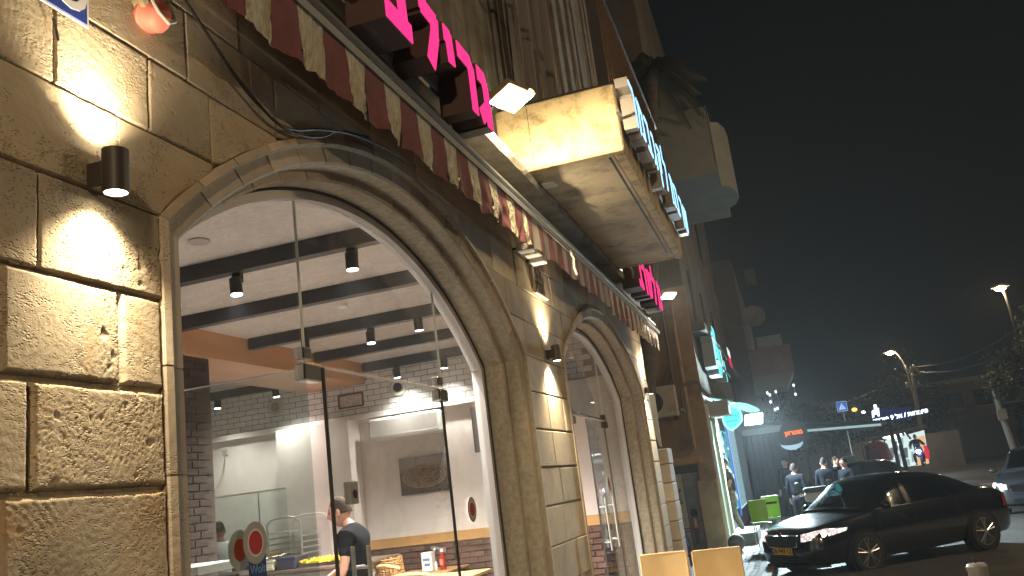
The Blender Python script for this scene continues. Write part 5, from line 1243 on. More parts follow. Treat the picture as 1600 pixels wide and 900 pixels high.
for nm, pts, c_ in (('hair', [(gx_-.06, .62), (gx_+.06, .60), (gx_+.07, .76), (gx_-.02, .80), (gx_-.08, .72)], (.03, .03, .03)), ('torso', [(gx_-.08, .36), (gx_+.07, .36), (gx_+.09, .56), (gx_+.02, .63), (gx_-.09, .58)], (.36, .12, .09)), ('shirt', [(gx_-.03, .40), (gx_+.02, .40), (gx_+.03, .58), (gx_-.03, .60)], (.5, .48, .42)), ('legs', [(gx_-.05, .06), (gx_+.01, .06), (gx_+.05, .36), (gx_-.06, .36)], (.12, .06, .04))):
    mb = MB(); mb.prism([(x, 19.327-(.001 if nm == 'shirt' else 0), z) for x, z in pts], (0, -.0015, 0)); mb.build(nm, mat('fig_'+nm, c_, .8, var=.3, vscale=20), fg)
bagm = MB(); vs, fs = skin_mesh([((-.80, 18.9, -.02), .11), ((-.82, 18.9, .16), .12), ((-.79, 18.92, .30), .05), ((-.80, 18.93, .38), .03)], [(0, 1), (1, 2), (2, 3)], 0); bagm.add(vs, fs)
tag(bagm.build('rubbish_bag', mat('blue_plastic', (.02, .10, .28), .35, bump=.8, bscale=14, bdist=.04), None, smooth=True, org=(-.8, 18.9, -.1)), 'blue plastic bag lying at the foot of the pale cabinet', 'bag')
# outdoor AC
t = thing('outdoor_air_conditioner', (-.85, 19.0, 2.7), 'beige outdoor air conditioner with round fan grille on the brown wall', 'air conditioner')
mb = MB(); mb.bbox((-1.20, 18.92, 2.76), (-.52, 19.2, 3.42), .015); mb.build('casing', mat('ac_beige', (.48, .42, .32), .6, var=.08), t)
mb = MB(); mb.cyl((-1.03, 18.914, 3.09), (0, 1, 0), .23, .012, 32); mb.build('fan_opening', mat('fan_dark', (.06, .05, .045), .7), t)
mb = MB()
for k in range(6): mb.tube([(-1.03+(.04+.036*k)*math.cos(a/20*2*math.pi), 18.903, 3.09+(.04+.036*k)*math.sin(a/20*2*math.pi)) for a in range(21)], .004, 4, False)
tag(mb.build('fan_grille', BLACK, t), kind='stuff')
mb = MB()
for k in range(5): mb.box((-.72, 18.914, 2.86+k*.03), (-.56, 18.92, 2.865+k*.03))
tag(mb.build('vent_slits', mat('fan_dark', (0, 0, 0)), t), kind='stuff')
for xx in (-1.15, -.60): mb = MB(); mb.box((xx, 18.9, 2.70), (xx+.04, 19.28, 2.755)); mb.build('bracket', BLACK, t)
mb = MB(); mb.tube(cr([(-.50, 19.1, 2.9), (-.44, 19.2, 2.85), (-.42, 19.22, 2.2+.6), (-.42, 19.24, 3.0), (-.40, 19.24, 3.3), (-.28, 19.22, 3.42), (-.08, 19.22, 3.43), (-.01, 19.2, 3.36), (0.03, 19.25, 3.2)]), .035, 8); tag(mb.build('insulated_pipe', mat('pipe_grey', (.16, .15, .14), .7, bump=.5, bscale=60), None, smooth=True, org=(-.4, 19.2, 3)), 'lagged grey pipe looping over the brown wall beside the air conditioner', 'pipe')
mb = MB(); mb.tube(cr([(-.75, 19.27, 3.55), (-.7, 19.2, 3.7), (-.62, 19.18, 3.78), (-.58, 19.2, 3.66), (-.66, 19.24, 3.5)]), .012, 6); tag(mb.build('cable_loop', BLACK, None, smooth=True, org=(-.7, 19.2, 3.6)), 'loose dark cable loop above the outdoor air conditioner', 'cable')
# vertical drain
mb = MB(); mb.tube([(-.55, 19.24, 3.45), (-.55, 19.24, 9)], .03, 8); mb.build('drain_pipe', DARKP, b2)
# facade x=0 details
for yy, z0 in ((21.0, 4.9), (24.2, 4.9), (27.6, 4.9), (21.0, 8.0), (27.6, 8.0)):
    mb = MB(); mb.bbox((-.01, yy, z0), (.05, yy+1.2, z0+1.4), .01); wf = mb.build('window', mat('dark_shutter', (.05, .05, .05), .6), b2)
    for k in range(8): mb = MB(); mb.box((.05, yy+.05, z0+.08+k*.16), (.065, yy+1.15, z0+.18+k*.16)); mb.build('slat', mat('shutter_slat', (.09, .09, .09), .6), wf)
mb = MB(); mb.bbox((-.02, 19.42, 4.55), (.32, 33.8, 4.75), .02); mb.build('ledge', DARKP, b2)
# rounded balcony
ZB = 8.0
pts = [ONZ(x, y, ZB) for x, y in ((1122, 270), (1128, 291), (1140, 291), (1150, 298), (1155, 309), (1150, 319), (1138, 326), (1143, 339))]
poly = [(-.01, pts[0].y), *[(p.x, p.y) for p in pts], (-.01, pts[-1].y)]
mb = MB(); mb.prism([(x, y, ZB) for x, y in poly], (0, 0, .12)); bb = mb.build('balcony_floor', GREENP, b2)
pr = poly[1:-1]; cx_, cy_ = .4, sum(p[1] for p in pr)/len(pr)
inn = [(x+(cx_-x)*.10, y+(cy_-y)*.06) for x, y in pr]
mb = MB(); n = len(pr); P0 = [(x, y, ZB+.12) for x, y in pr]+[(x, y, ZB+.12) for x, y in inn]; P1 = [(x, y, ZB+1.65) for x, y, z in P0]
mb.add(P0+P1, [(i, i+1, 2*n+i+1, 2*n+i) for i in range(n-1)]+[(n+i, 3*n+i, 3*n+i+1, n+i+1) for i in range(n-1)]+[(2*n+i, 2*n+i+1, 3*n+i+1, 3*n+i) for i in range(n-1)])
mb.box((-.01, pr[0][1]+.001, ZB+.12), (pr[0][0]-.02, pr[0][1]+.12, ZB+1.65)); mb.build('parapet', GREENP, b2)
# third building with a reddish balcony
b3 = thing('far_building', (.2, 40, 0), 'dim far building with a projecting reddish balcony above the shops', 'building')
mb = MB(); mb.box((-7, 34.05, -.4), (.75, 52, 9.3)); mb.build('wall', mat('far_wall', (.10, .09, .09), .95, var=.2, vscale=1), b3)
a = ONY(1178, 546, 34); b = ONY(1234, 540, 34); c = ONY(1236, 575, 34); d = ONY(1182, 600, 34)
mb = MB(); mb.box((.75, 34.1, c.z-.1), (b.x, 37.2, a.z)); mb.build('balcony', PURPP, b3)
mb = MB(); mb.prism([(.75, 34.1, c.z-.11), (b.x-.05, 34.1, c.z-.11), (b.x-.35, 34.1, c.z-.62), (.75, 34.1, c.z-.75)], (0, 3.0, 0)); mb.build('balcony_underside', mat('under_pale', (.20, .20, .18), .9), b3)
q = ONY(1183, 541, 34); q2 = ONY(1218, 525, 34)
t = thing('balcony_air_conditioner', (q.x, 34.2, q.z), 'grey air conditioner box standing on the reddish far balcony', 'air conditioner')
mb = MB(); mb.bbox((q.x, 34.12, a.z+.01), (q2.x, 34.5, q2.z+.1), .02); mb.build('casing', mat('ac_bluegrey', (.22, .27, .28), .6, var=.1), t)
q3 = ONY(1218, 520, 34); mb = MB(); mb.box((q2.x, 34.12, a.z+.01), (q2.x+.05, 34.5, q3.z)); mb.build('side_post', mat('ac_bluegrey', (.22, .27, .28)), t)
p = ONX(1178, 498, .76); t = thing('satellite_dish', (.8, p.y, p.z), 'dim round satellite dish fixed to the far dark wall', 'satellite dish')
p = ONY(1178, 495, 34.0)
mb = MB(); mb.lathe((p.x, 33.9, p.z), (.15, -.95, .25), [(.0, -.06), (.25, -.03), (.42, .04), (.43, .05), (.25, -.01), (0, -.04)], 24); mb.build('dish', mat('dish_grey', (.17, .17, .19), .6), t, smooth=True)
mb = MB(); mb.tube([(p.x, 33.9, p.z-.2), (p.x+.12, 33.4, p.z+.0)], .015, 5); mb.tube([(p.x, 33.95, p.z), (.5, 34.1, p.z-.4)], .02, 5); mb.build('arm', mat('dish_grey', (0, 0, 0)), t)
p = ONY(1164, 440, 34.0); mb = MB(); mb.bbox((p.x, 33.6, p.z-.25), (p.x+.42, 34.04, p.z+.4), .02); tag(mb.build('wall_box', mat('dim_box', (.08, .085, .085), .7), None, org=p), 'dim box bracket jutting from the upper far wall', 'box')

# ---- shop row on the brown building
lit = lambda n, c, s: emis('lit_'+n, c, s)
sh = thing('corner_shop_front', (.05, 26, -.1), 'brightly lit turquoise shop front past the brown corner', 'shop front')
def panel(y0, y1, z0, z1, mtl, name, x0=.002, x1=.03, par=None):
    mb = MB(); mb.bbox((x0, y0, z0), (x1, y1, z1), .004); return mb.build(name, mtl, par or sh)
panel(19.42, 19.52, -.1, 2.95, mat('white_trim', (.7, .72, .7), .5), 'white_frame', x1=.07)
panel(19.54, 20.35, -.1, 2.6, lit('pale', (.45, .72, .68), .8), 'lit_shutter')
panel(20.38, 20.85, -.1, 2.7, mat('tan_column', (.42, .38, .26), .8), 'tan_column', x1=.10)
wn_ = panel(20.9, 24.6, .45, 2.45, lit('teal', (.13, .55, .60), .9), 'lit_window')
panel(20.9, 24.6, -.12, .44, mat('dark_base', (.03, .03, .03), .6), 'window_base')
panel(24.7, 25.5, .2, 2.7, lit('blue', (.07, .17, .62), .8), 'blue_banner')
panel(25.6, 28.6, .35, 2.6, lit('pale2', (.42, .70, .80), 1.0), 'lit_window_pane')
panel(28.7, 33.7, -.1, 2.6, mat('dark_base', (0, 0, 0)), 'dark_shutter')
for k in range(9):
    y = 21.0+k*.40; mb = MB(); mb.box((.031, y, .5), (.045, y+.025, 2.4)); mb.build('mullion', mat('frame_dark', (.05, .08, .09), .5), wn_)
for k in range(14):
    y = 21.1+random.random()*3.2; z = .6+random.random()*1.7; mb = MB(); mb.box((.032, y, z), (.05, y+random.uniform(.1, .35), z+random.uniform(.04, .18))); mb.build('product_card', random.choice([lit('card', (.7, .9, .9), .9), lit('card2', (.03, .1, .2), .3), mat('card_white', (.6, .65, .65), .6)]), wn_)
for k in range(9):
    mb = MB(); mb.box((.031, 25.65+k*.33, .4), (.042, 25.68+k*.33, 2.55)); mb.build('mullion', mat('frame_dark', (0, 0, 0)), sh)
for k in range(12):
    panel(19.6, 20.3, 2.66+k*.028, 2.68+k*.028, mat('white_slat', (.6, .6, .58), .6), 'canopy_slat', x0=.07-.004*k, x1=.5)
fa = panel(20.4, 28.5, 2.75, 3.05, mat('fascia_grey', (.25, .27, .27), .6), 'fascia', x1=.12)
mb = MB(); mb.prism([(.05, 20.0, 3.15), (.55, 20.2, 3.02), (.62, 24.4, 2.92), (.05, 24.4, 3.25)], (0, 0, -.03)); mb.build('teal_canopy', mat('teal_fabric', (.03, .30, .30), .6), sh)
# hanging lit letters of the shop
cs = thing('turquoise_letter_sign', (.3, 21.5, 4), 'stacked turquoise and white glowing letters on the corner shop above the pipe', 'sign')
for k, (y0, y1, z0, z1, c_) in enumerate(((20.3, 20.7, 3.85, 4.55, (.35, .75, .85)), (20.9, 21.4, 3.75, 4.7, (.10, .75, .75)), (21.6, 22.3, 3.80, 4.35, (.08, .70, .65)), (22.5, 23.2, 3.95, 4.5, (.5, .8, .85)), (23.4, 24.2, 3.75, 4.2, (.12, .7, .7)))):
    mb = MB(); g = ['mem', 'bet', 'shin', 'gimel', 'resh'][k]
    for j, st_ in enumerate(GL[g]): stroke(mb, st_, .3, .10, .36, y0, z0, (z1-z0)*1.05, j*3)
    lc = mb.build('letter', mat('turq_case', (.3, .34, .36), .5), cs)
    mb = MB()
    for j, st_ in enumerate(GL[g]): stroke(mb, st_, .3, .361, .37, y0, z0, (z1-z0)*1.05, j*3)
    mb.build('lit_face', lit('tq%d' % k, c_, 1.1), lc)
mb = MB(); mb.tube([(.4, 19.9, 4.45), (.4, 24.6, 4.4)], .02, 6); mb.tube([(.4, 20.2, 3.95), (.4, 24.6, 3.9)], .02, 6); mb.build('support_bar', BLACK, cs)
rb = thing('red_white_light_box', (.45, 26, 4), 'small red and white light box next to the turquoise letters', 'sign')
A = [ONX(x, y, .42) for x, y in ((1112, 562), (1118, 560), (1130, 598), (1121, 590))]
mb = MB(); mb.prism([(.1, 25.2, 4.3), (.42, 25.2, 4.3), (.42, 25.2, 4.85), (.1, 25.2, 4.85)], (0, 1.3, 0)); mb.build('casing', mat('case_dark', (.05, .05, .05), .5), rb)
mb = MB(); mb.box((.421, 25.25, 4.62), (.43, 26.45, 4.83)); mb.build('white_face', lit('wbox', (.8, .9, .9), .8), rb)
mb = MB(); mb.box((.421, 25.25, 4.33), (.43, 26.45, 4.60)); mb.build('red_face', lit('rbox', (.75, .01, .06), .7), rb)
# drop shaped sign
ds = thing('drop_shaped_sign', ONY(1157, 652, 21), 'glowing turquoise drop shaped shop sign with a leaf curling off its top', 'sign')
def blob(pxs, Y, dy, mtl, name, par):
    P = cr([ONY(x, y, Y) for x, y in pxs]+[ONY(*pxs[0], Y)], 5)[:-1]; mb = MB(); mb.prism(P, (0, dy, 0)); return mb.build(name, mtl, par)
drop = [(1134, 637), (1144, 633), (1154, 637), (1160, 650), (1158, 661), (1143, 673), (1131, 664), (1128, 650)]
blob(drop, 21, .10, lit('drop_rim', (.30, .95, .90), 1.3), 'rim', ds)
dc = [(1144+(x-1144)*.80, 653+(y-653)*.80) for x, y in drop]; blob(dc, 20.99, .02, lit('drop_core', (.13, .78, .74), 1.0), 'core', ds)
blob([(1140, 633), (1152, 629), (1168, 631), (1184, 638), (1186, 642), (1172, 644), (1158, 640)], 21.02, .08, lit('drop_rim', (0, 0, 0), 0), 'leaf', ds)
for row, wd_ in ((-.05, 7), (.07, 6)):
    for k in range(wd_):
        c = ONY(1144, 653, 20.985); mb = MB(); x = c.x-.13+.042*k; z = c.z-row; mb.box((x, 20.978, z-.018), (x+.010, 20.985, z+.02)); mb.box((x, 20.978, z+(.006 if k % 2 else -.012)), (x+.03, 20.985, z+(.014 if k % 2 else -.004))); mb.build('small_letter', lit('dropletter', (.05, .45, .45), .6), ds)
mb = MB(); c = ONY(1144, 655, 21.05); mb.tube([(0.0, 21.05, c.z+.12), (c.x, 21.05, c.z+.16)], .035, 6); mb.build('bracket_arm', mat('bracket_grey', (.2, .2, .2), .6), ds)
c = ONY(1178, 655, 23.0)
flood(c, (.25, -.75, -.55), 'glaring cold white floodlight beside the turquoise drop sign', CFLOODE, 1500, (.72, .93, 1.0), (.44, .30), 'street floodlights')
# crescent and orange sign
os_ = thing('orange_script_sign', ONY(1240, 680, 25), 'dark round sign with orange script and a pale crescent below it', 'sign')
c = ONY(1240, 676, 25)
mb = MB(); mb.cyl((c.x, 25.04, c.z), (0, 1, 0), .36, .06, 32); mb.build('disc', mat('disc_black', (.008, .008, .01), .5), os_)
text_mesh('ןארטומ', .155, lit('orange', (1.0, .13, .02), 2.2), 'script', os_, (c.x-.0, 25.0, c.z+.0), (1, 0, .02), (0, 0, 1), .006, .004)
cres = [(c.x-.40+.3*(1-math.cos(a/10*math.pi))*1.0, c.z-.22-.20*math.sin(a/10*math.pi)) for a in range(11)]+[(c.x+.16-.28*(1-math.cos(a/10*math.pi)), c.z-.22-.07*math.sin(a/10*math.pi)) for a in range(1, 10)]
mb = MB(); mb.prism([(x, 24.99, z-.03) for x, z in cres], (0, .03, 0)); mb.build('crescent', lit('cres', (.42, .62, .75), .7), os_)
mb = MB(); mb.box((c.x-.22, 25.0, c.z-.15), (c.x+.2, 25.01, c.z-.138)); mb.build('underline', mat('dim_grey', (.08, .08, .1), .6), os_)
mb = MB(); mb.tube([(c.x, 25.1, c.z+.3), (0, 25.1, c.z+.5)], .02, 6); mb.build('bracket_arm', BLACK, os_)
# dark enclosure of the terrace
te = thing('terrace_enclosure', (1, 27, -.1), 'dark curtained terrace enclosure behind the green chairs', 'enclosure')
a = ONY(1168, 697, 27.5); b = ONY(1232, 690, 27.5)
xx = a.x
while xx < b.x-.01:
    x1 = min(xx+.16, b.x); mb = MB(); o_ = random.uniform(0, .03); mb.bbox((xx, 27.5-o_, -.1), (x1-.004, 27.56, 2.35), .01); mb.build('curtain_panel', mat('curtain_grey', (.024, .021, .024), .8, objvar=.4, bump=.5, bscale=9, stretch=(8, 8, .3)), te); xx = x1
mb = MB(); mb.box((a.x-.1, 27.3, 2.36), (b.x+.1, 27.7, 2.52)); mb.build('top_beam', mat('beam_grey', (.16, .17, .16), .7), te)
mb = MB(); mb.prism([(.1, 27.3, 2.75), (4.6, 27.3, 2.25), (4.6, 27.3, 2.19), (.1, 27.3, 2.68)], (0, 9, 0)); mb.build('canopy_roof', mat('canopy_dark', (.022, .025, .028), .7), te)
mb = MB(); mb.tube([(1.9, 27.2, 2.28), (4.2, 27.2, 2.16)], .035, 8); mb.build('pale_edge_tube', lit('tube', (.45, .62, .65), .55), te)  # self-glowing tube along the canopy's pale front edge
for x in (2.0, 4.4): mb = MB(); mb.box((x, 27.4, -.3), (x+.10, 27.5, 2.3)); mb.build('post', BLACK, te)
# string decorations
p = ONY(1216, 600, 28); t = thing('hanging_light_string', p, 'short hanging string of small white star lights under the far balcony', 'light string')
for pts in (((1199, 614), (1204, 628)), ((1212, 612), (1218, 628), (1215, 638)), ((1240, 602), (1243, 616)), ((1203, 617), (1211, 640))):
    P = [ONY(x, y, 28) for x, y in pts]; mb = MB(); mb.tube(P, .006, 4); mb.build('string', mat('string_white', (.5, .5, .5), .6), t)
    for q in (P[0], P[-1]): mb = MB(); mb.ell(q, (.035, .02, .05), 6, 4); mb.build('star_light', lit('star', (.85, .93, 1), 1.6), t)

# ---- people in the street
hd = ONY(1131, 723, 21.2)
person((hd.x+.03, 21.2, hd.z-1.635), (-.9, -.35), dict(facedir=(0, 1, -.1), elL=(-.26, .05, 1.14), wrL=(-.22, .28, 1.02), elR=(.25, .02, 1.13), wrR=(.2, .2, .92), anL=(-.12, -.12, .09), anR=(.12, .06, .09)),
       'man in dark grey t-shirt and grey work trousers standing at the turquoise shop door', CL('darkgrey', (.055, .055, .058)), mat('camo', (.16, .15, .13), .9, var=.6, vscale=9), BLACK, build=1.0)
hp = thing('hand_bag', (hd.x-.25, 21.1, .85), 'small dark bag hanging at the hand of the man in grey', 'bag')
mb = MB(); q = ONY(1133, 763, 21.05); mb.ell(q, (.16, .10, .13), 12, 8); mb.build('pouch', mat('bag_purple', (.08, .05, .09), .6), hp, smooth=True)
mb = MB(); mb.ell(q+Vector((0, -.03, .10)), (.12, .09, .06), 12, 6); mb.build('flap', mat('bag_white', (.4, .42, .45), .5), hp, smooth=True)
def standing(px, py, Y, face, label, sc, tc_, **kw):
    h = ONY(px, py, Y); return person((h.x, Y, h.z-1.64), face, dict(**kw), label, sc, tc_, BLACK, sleeves='long')
standing(1239, 731, 23.2, (.35, 1), 'man in dark navy jacket seen from behind left of the motorbike', CL('navyj', (.006, .007, .010)), CL('navy', (0, 0, 0)))
standing(1226, 722, 25.5, (-.3, -1), 'pale haired person facing the street behind the man in navy', CL('darkj', (.006, .007, .010)), CL('navy', (0, 0, 0)))
standing(1286, 722, 22.8, (.3, 1), 'dark haired person nearest the motorbike box, seen from behind', CL('dark', (.006, .007, .010)), CL('navy', (0, 0, 0)))
standing(1304, 720, 23.6, (.8, -.4), 'middle person in black of the three behind the car windscreen', CL('dark2', (.006, .007, .010)), CL('navy', (0, 0, 0)))
standing(1319, 722, 23.2, (-.6, -.6), 'person in black at the right end of the trio behind the car', CL('dark3', (.006, .007, .010)), CL('navy', (0, 0, 0)))

# ---- delivery motorbike
mo = ONZ(1268, 800, -.335); mo = Vector((1.95, 20.6, -.335))
t = thing('delivery_motorbike', mo, 'delivery motorbike with a silver top box and pale plate behind the black car', 'motorbike')
T = lambda x, y, z: mo+Vector((x, y, z))
for yy in (-.62, .65):
    mb = MB(); mb.lathe(T(-.05, yy, .28), (1, 0, 0), [(.17, 0), (.27, .01), (.28, .05), (.27, .09), (.17, .10)], 24); w_ = mb.build('wheel', TYRE, t, smooth=True); mb = MB(); mb.cyl(T(0, yy, .28), (1, 0, 0), .17, .05, 20); mb.build('rim', RIM, w_)
vs, fs = skin_mesh([(T(0, -.6, .78), (.12, .10)), (T(0, -.2, .72), (.15, .11)), (T(0, .15, .5), (.11, .12)), (T(0, .45, .55), (.13, .13)), (T(0, .55, .85), (.12, .08)), (T(0, .50, 1.0), .06)], [(0, 1), (1, 2), (2, 3), (3, 4), (4, 5)], 0); mb = MB(); mb.add(vs, fs); mb.build('fairing', CARP, t, smooth=True)
mb = MB(); mb.tube([T(-.33, .42, 1.05), T(-.15, .5, 1.08), T(.15, .5, 1.08), T(.33, .42, 1.05)], .016, 8); mb.build('handlebar', STEEL, t, smooth=True)
for s_ in (-1, 1): mb = MB(); mb.tube([T(.25*s_, .46, 1.08), T(.32*s_, .42, 1.28)], .008, 5); mb.ell(T(.34*s_, .42, 1.31), (.07, .02, .045), 10, 6); mb.build('mirror', BLACK, t, smooth=True)
mb = MB(); mb.bbox(T(-.24, -.98, .98), T(.24, -.58, 1.16), .03); bx = mb.build('top_box', mat('box_silver', (.40, .43, .45), .4), t)
mb = MB(); mb.bbox(T(-.245, -.985, 1.165), T(.245, -.575, 1.26), .03); mb.build('lid', mat('box_dark', (.05, .055, .06), .4), bx)
mb = MB(); mb.bbox(T(-.10, -.90, .70), T(.10, -.885, .86), .004); mb.build('number_plate', mat('plate_pale', (.55, .58, .45), .5), t)
mb = MB(); mb.bbox(T(-.12, -.88, .88), T(.12, -.84, .95), .01); mb.build('tail_light', mat('tail_red', (0, 0, 0)), t)
mb = MB(); mb.bbox(T(-.13, -.62, .80), T(.13, .05, .88), .03); mb.build('seat', BLACK, t)
make_car('dark_estate_car', (5.0, 31.2, 0), (2.9, 32.6, 0), 'dark car parked beyond the trio with only its roof showing over the black saloon', 'car', mat('car_paint_green', (.02, .03, .03), .2, coat=1), gzv=-.335, lights=False)

# ================================================================== KIOSK, FAR STREET
def K(x, y, Y=48): return ONY(x, y, Y)
ki = thing('lit_kiosk', K(1410, 720), 'brightly lit street kiosk with navy sign and open front', 'kiosk')
def quad(pxs, Y, dy, mtl, name, par):
    mb = MB(); mb.prism([ONY(x, y, Y) for x, y in pxs], (0, dy, 0)); return mb.build(name, mtl, par)
quad([(1362, 668), (1424, 654), (1419, 636), (1361, 640)], 48, .3, lit('sign_navy', (.012, .018, .075), .55), 'sign_board', ki)
a = K(1365, 660); b = K(1424, 648)
r_ = (b-a).normalized()
text_mesh('םיצימ ותוריפ 9 לא / תוחוציפ', .30, lit('ktext', (.75, .85, 1), 3.0), 'sign_text', ki, (a+b)/2+Vector((0, -.03, .05)), r_, (0, 0, 1), .01, .006)
for k, (x, y, sx, sz) in enumerate(((1368, 640, .12, .35), (1364, 647, .10, .25), (1372, 644, .08, .3))):
    c = K(x, y); mb = MB(); mb.obox(c-Vector((0, .05, 0)), ((1, 0, .5 if k == 1 else -.2), (0, 1, 0), (.1, 0, 1)), (sx*.6, .02, sz*.7)); mb.build('emblem_stroke', lit('kemb', (.8, .9, 1), 2.0), ki)
quad([(1352, 684), (1446, 663), (1448, 668), (1354, 689)], 47.6, .8, mat('kiosk_roof', (.10, .11, .15), .6), 'canopy', ki)
quad([(1372, 736), (1452, 724), (1444, 672), (1384, 688)], 52, .1, lit('kback', (.62, .78, .74), .8), 'lit_back_wall', ki)
quad([(1432, 728), (1452, 724), (1444, 680), (1428, 684)], 51.9, .05, lit('kwarm', (.85, .50, .26), .7), 'warm_wall', ki)
for x0, y0, x1, y1, c_ in ((1390, 700, 1396, 716, 0), (1398, 690, 1403, 705, 0), (1400, 710, 1407, 725, 1), (1408, 685, 1411, 700, 1), (1412, 700, 1418, 716, 0), (1415, 718, 1421, 728, 1), (1382, 706, 1388, 720, 1), (1420, 690, 1424, 702, 0), (1394, 722, 1401, 732, 0), (1424, 706, 1428, 722, 1)):
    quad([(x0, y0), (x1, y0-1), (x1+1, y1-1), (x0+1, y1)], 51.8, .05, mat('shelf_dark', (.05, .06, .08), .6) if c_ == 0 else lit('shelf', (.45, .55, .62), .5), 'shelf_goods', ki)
for x0, y0, x1, y1, m2 in ((1360.5, 690, 1368, 731, 'w'), (1374, 688, 1382, 731, 'w'), (1378.5, 688, 1387, 729, 'w'), (1401, 671, 1417, 737, 'd')):
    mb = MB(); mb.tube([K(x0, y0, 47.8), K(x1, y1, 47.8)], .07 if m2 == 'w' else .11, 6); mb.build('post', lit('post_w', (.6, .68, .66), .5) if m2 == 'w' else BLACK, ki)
mb = MB(); mb.tube([K(1411, 672, 47.7), K(1423, 686, 47.7)], .06, 6); mb.build('strut', BLACK, ki)
c = K(1392, 684, 50); lamp('kiosk_light', 'POINT', c+Vector((0, -1.0, -.3)), 260, (.80, .95, 1), ki, shadow_soft_size=.2)
mb = MB(); mb.ell(K(1394, 681, 50.5), (.5, .1, .16), 12, 6); mb.build('ceiling_lamp', lit('klamp', (.9, 1, .98), 4), ki, smooth=True)
um = thing('red_parasol', K(1366, 702, 46), 'closed-in dull red striped parasol left of the kiosk posts', 'parasol')
tip = K(1368, 690, 46)
for k in range(8):
    a0, a1 = k/8*2*math.pi, (k+1)/8*2*math.pi; mb = MB(); rr_ = .62
    P = lambda a, r, z: tip+Vector((r*math.cos(a), r*math.sin(a), z)); mb.add([P(0, 0, .12), P(a0, rr_*.8, -.15), P(a1, rr_*.8, -.15), P(a0, rr_, -.95), P(a1, rr_, -.95)], [(0, 1, 2), (1, 3, 4, 2)]); mb.build('canopy_panel', mat('parasol_red', (.22, .07, .08), .8, objvar=.3), um)
mb = MB(); mb.tube([tip, tip-Vector((0, 0, 2.4))], .03, 6); mb.build('pole', ALU, um)
rs = thing('red_display', K(1446, 700, 47), 'small bright red display figure at the right edge of the kiosk', 'display')
for (x, y, r) in ((1446, 699, .09), (1448, 706, .13), (1445, 711, .13), (1449, 713, .11)):
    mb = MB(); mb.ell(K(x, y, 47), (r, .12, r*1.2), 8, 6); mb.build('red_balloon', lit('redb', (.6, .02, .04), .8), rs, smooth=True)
bt = thing('blue_basin', K(1368, 728, 44), 'light blue basin on a stall left of the kiosk', 'basin')
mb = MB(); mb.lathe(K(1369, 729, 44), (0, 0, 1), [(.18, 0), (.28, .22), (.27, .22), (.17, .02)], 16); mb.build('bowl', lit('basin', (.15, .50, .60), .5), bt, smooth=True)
st_ = thing('white_crate', K(1336, 718, 42), 'pale blue ribbed crate beyond the trio', 'crate')
c = K(1328, 720, 42); mb = MB(); mb.bbox(c-Vector((.26, .2, .22)), c+Vector((.26, .2, .22)), .02); mb.build('shell', mat('crate_pale', (.35, .45, .5), .6), st_)
for k in range(6): mb = MB(); mb.box((c.x-.22+.08*k, c.y-.22, c.z-.18), (c.x-.2+.08*k, c.y-.2, c.z+.18)); mb.build('rib', mat('crate_rib', (.1, .2, .3), .6), st_)
# scooter rider with headlight, coming
sc = ONZ(1443, 728, -.335); sc = K(1443, 730, 46)
t = thing('scooter', sc, 'scooter riding towards the viewer with a glaring blue white headlight', 'scooter')
T = lambda x, y, z: Vector((sc.x, 46, sc.z))+Vector((x, y, z))
mb = MB(); mb.lathe(T(-.05, 0, .25), (1, 0, 0), [(.16, 0), (.25, .02), (.25, .08), (.16, .1)], 18); mb.build('wheel', TYRE, t, smooth=True)
vs, fs = skin_mesh([(T(0, .1, .45), .16), (T(0, .1, .8), (.20, .14)), (T(0, .25, 1.0), (.12, .1)), (T(0, .8, .6), (.18, .15))], [(0, 1), (1, 2), (1, 3)], 0); mb = MB(); mb.add(vs, fs); mb.build('fairing', mat('scooter_blue', (.02, .05, .25), .3), t, smooth=True)
mb = MB(); mb.ell(T(-.08, -.10, .75), (.10, .05, .08), 12, 8); mb.build('headlight', lit('headl', (.75, .9, 1), 45), t, smooth=True)
mb = MB(); mb.tube([T(-.35, .25, 1.08), T(.35, .25, 1.08)], .02, 6); mb.build('handlebar', BLACK, t)
lamp('headlight_beam', 'SPOT', T(-.08, -.18, .75), 400, (.75, .88, 1), t, direction=(-.2, -1, -.1), spot_size=R(70), spot_blend=.6)
person(T(0, .7, -.05), (-.1, -1), dict(hip=(0, -.1, .80), waist=(0, -.05, .98), chest=(0, .02, 1.18), sh=(0, .03, 1.30), neck=(0, .05, 1.38), head=(0, .08, 1.50), hpL=(-.1, -.05, .78), hpR=(.1, -.05, .78), knL=(-.2, .35, .62), knR=(.2, .35, .62), anL=(-.18, .3, .25), anR=(.18, .3, .25), shL=(-.18, .02, 1.29), shR=(.18, .02, 1.29), elL=(-.32, .25, 1.1), elR=(.32, .25, 1.1), wrL=(-.33, .5, 1.1), wrR=(.33, .5, 1.1)),
       'rider in dark jacket on the scooter with the glaring headlight', CL('dark3', (0, 0, 0)), CL('navy', (0, 0, 0)), BLACK, sleeves='long')
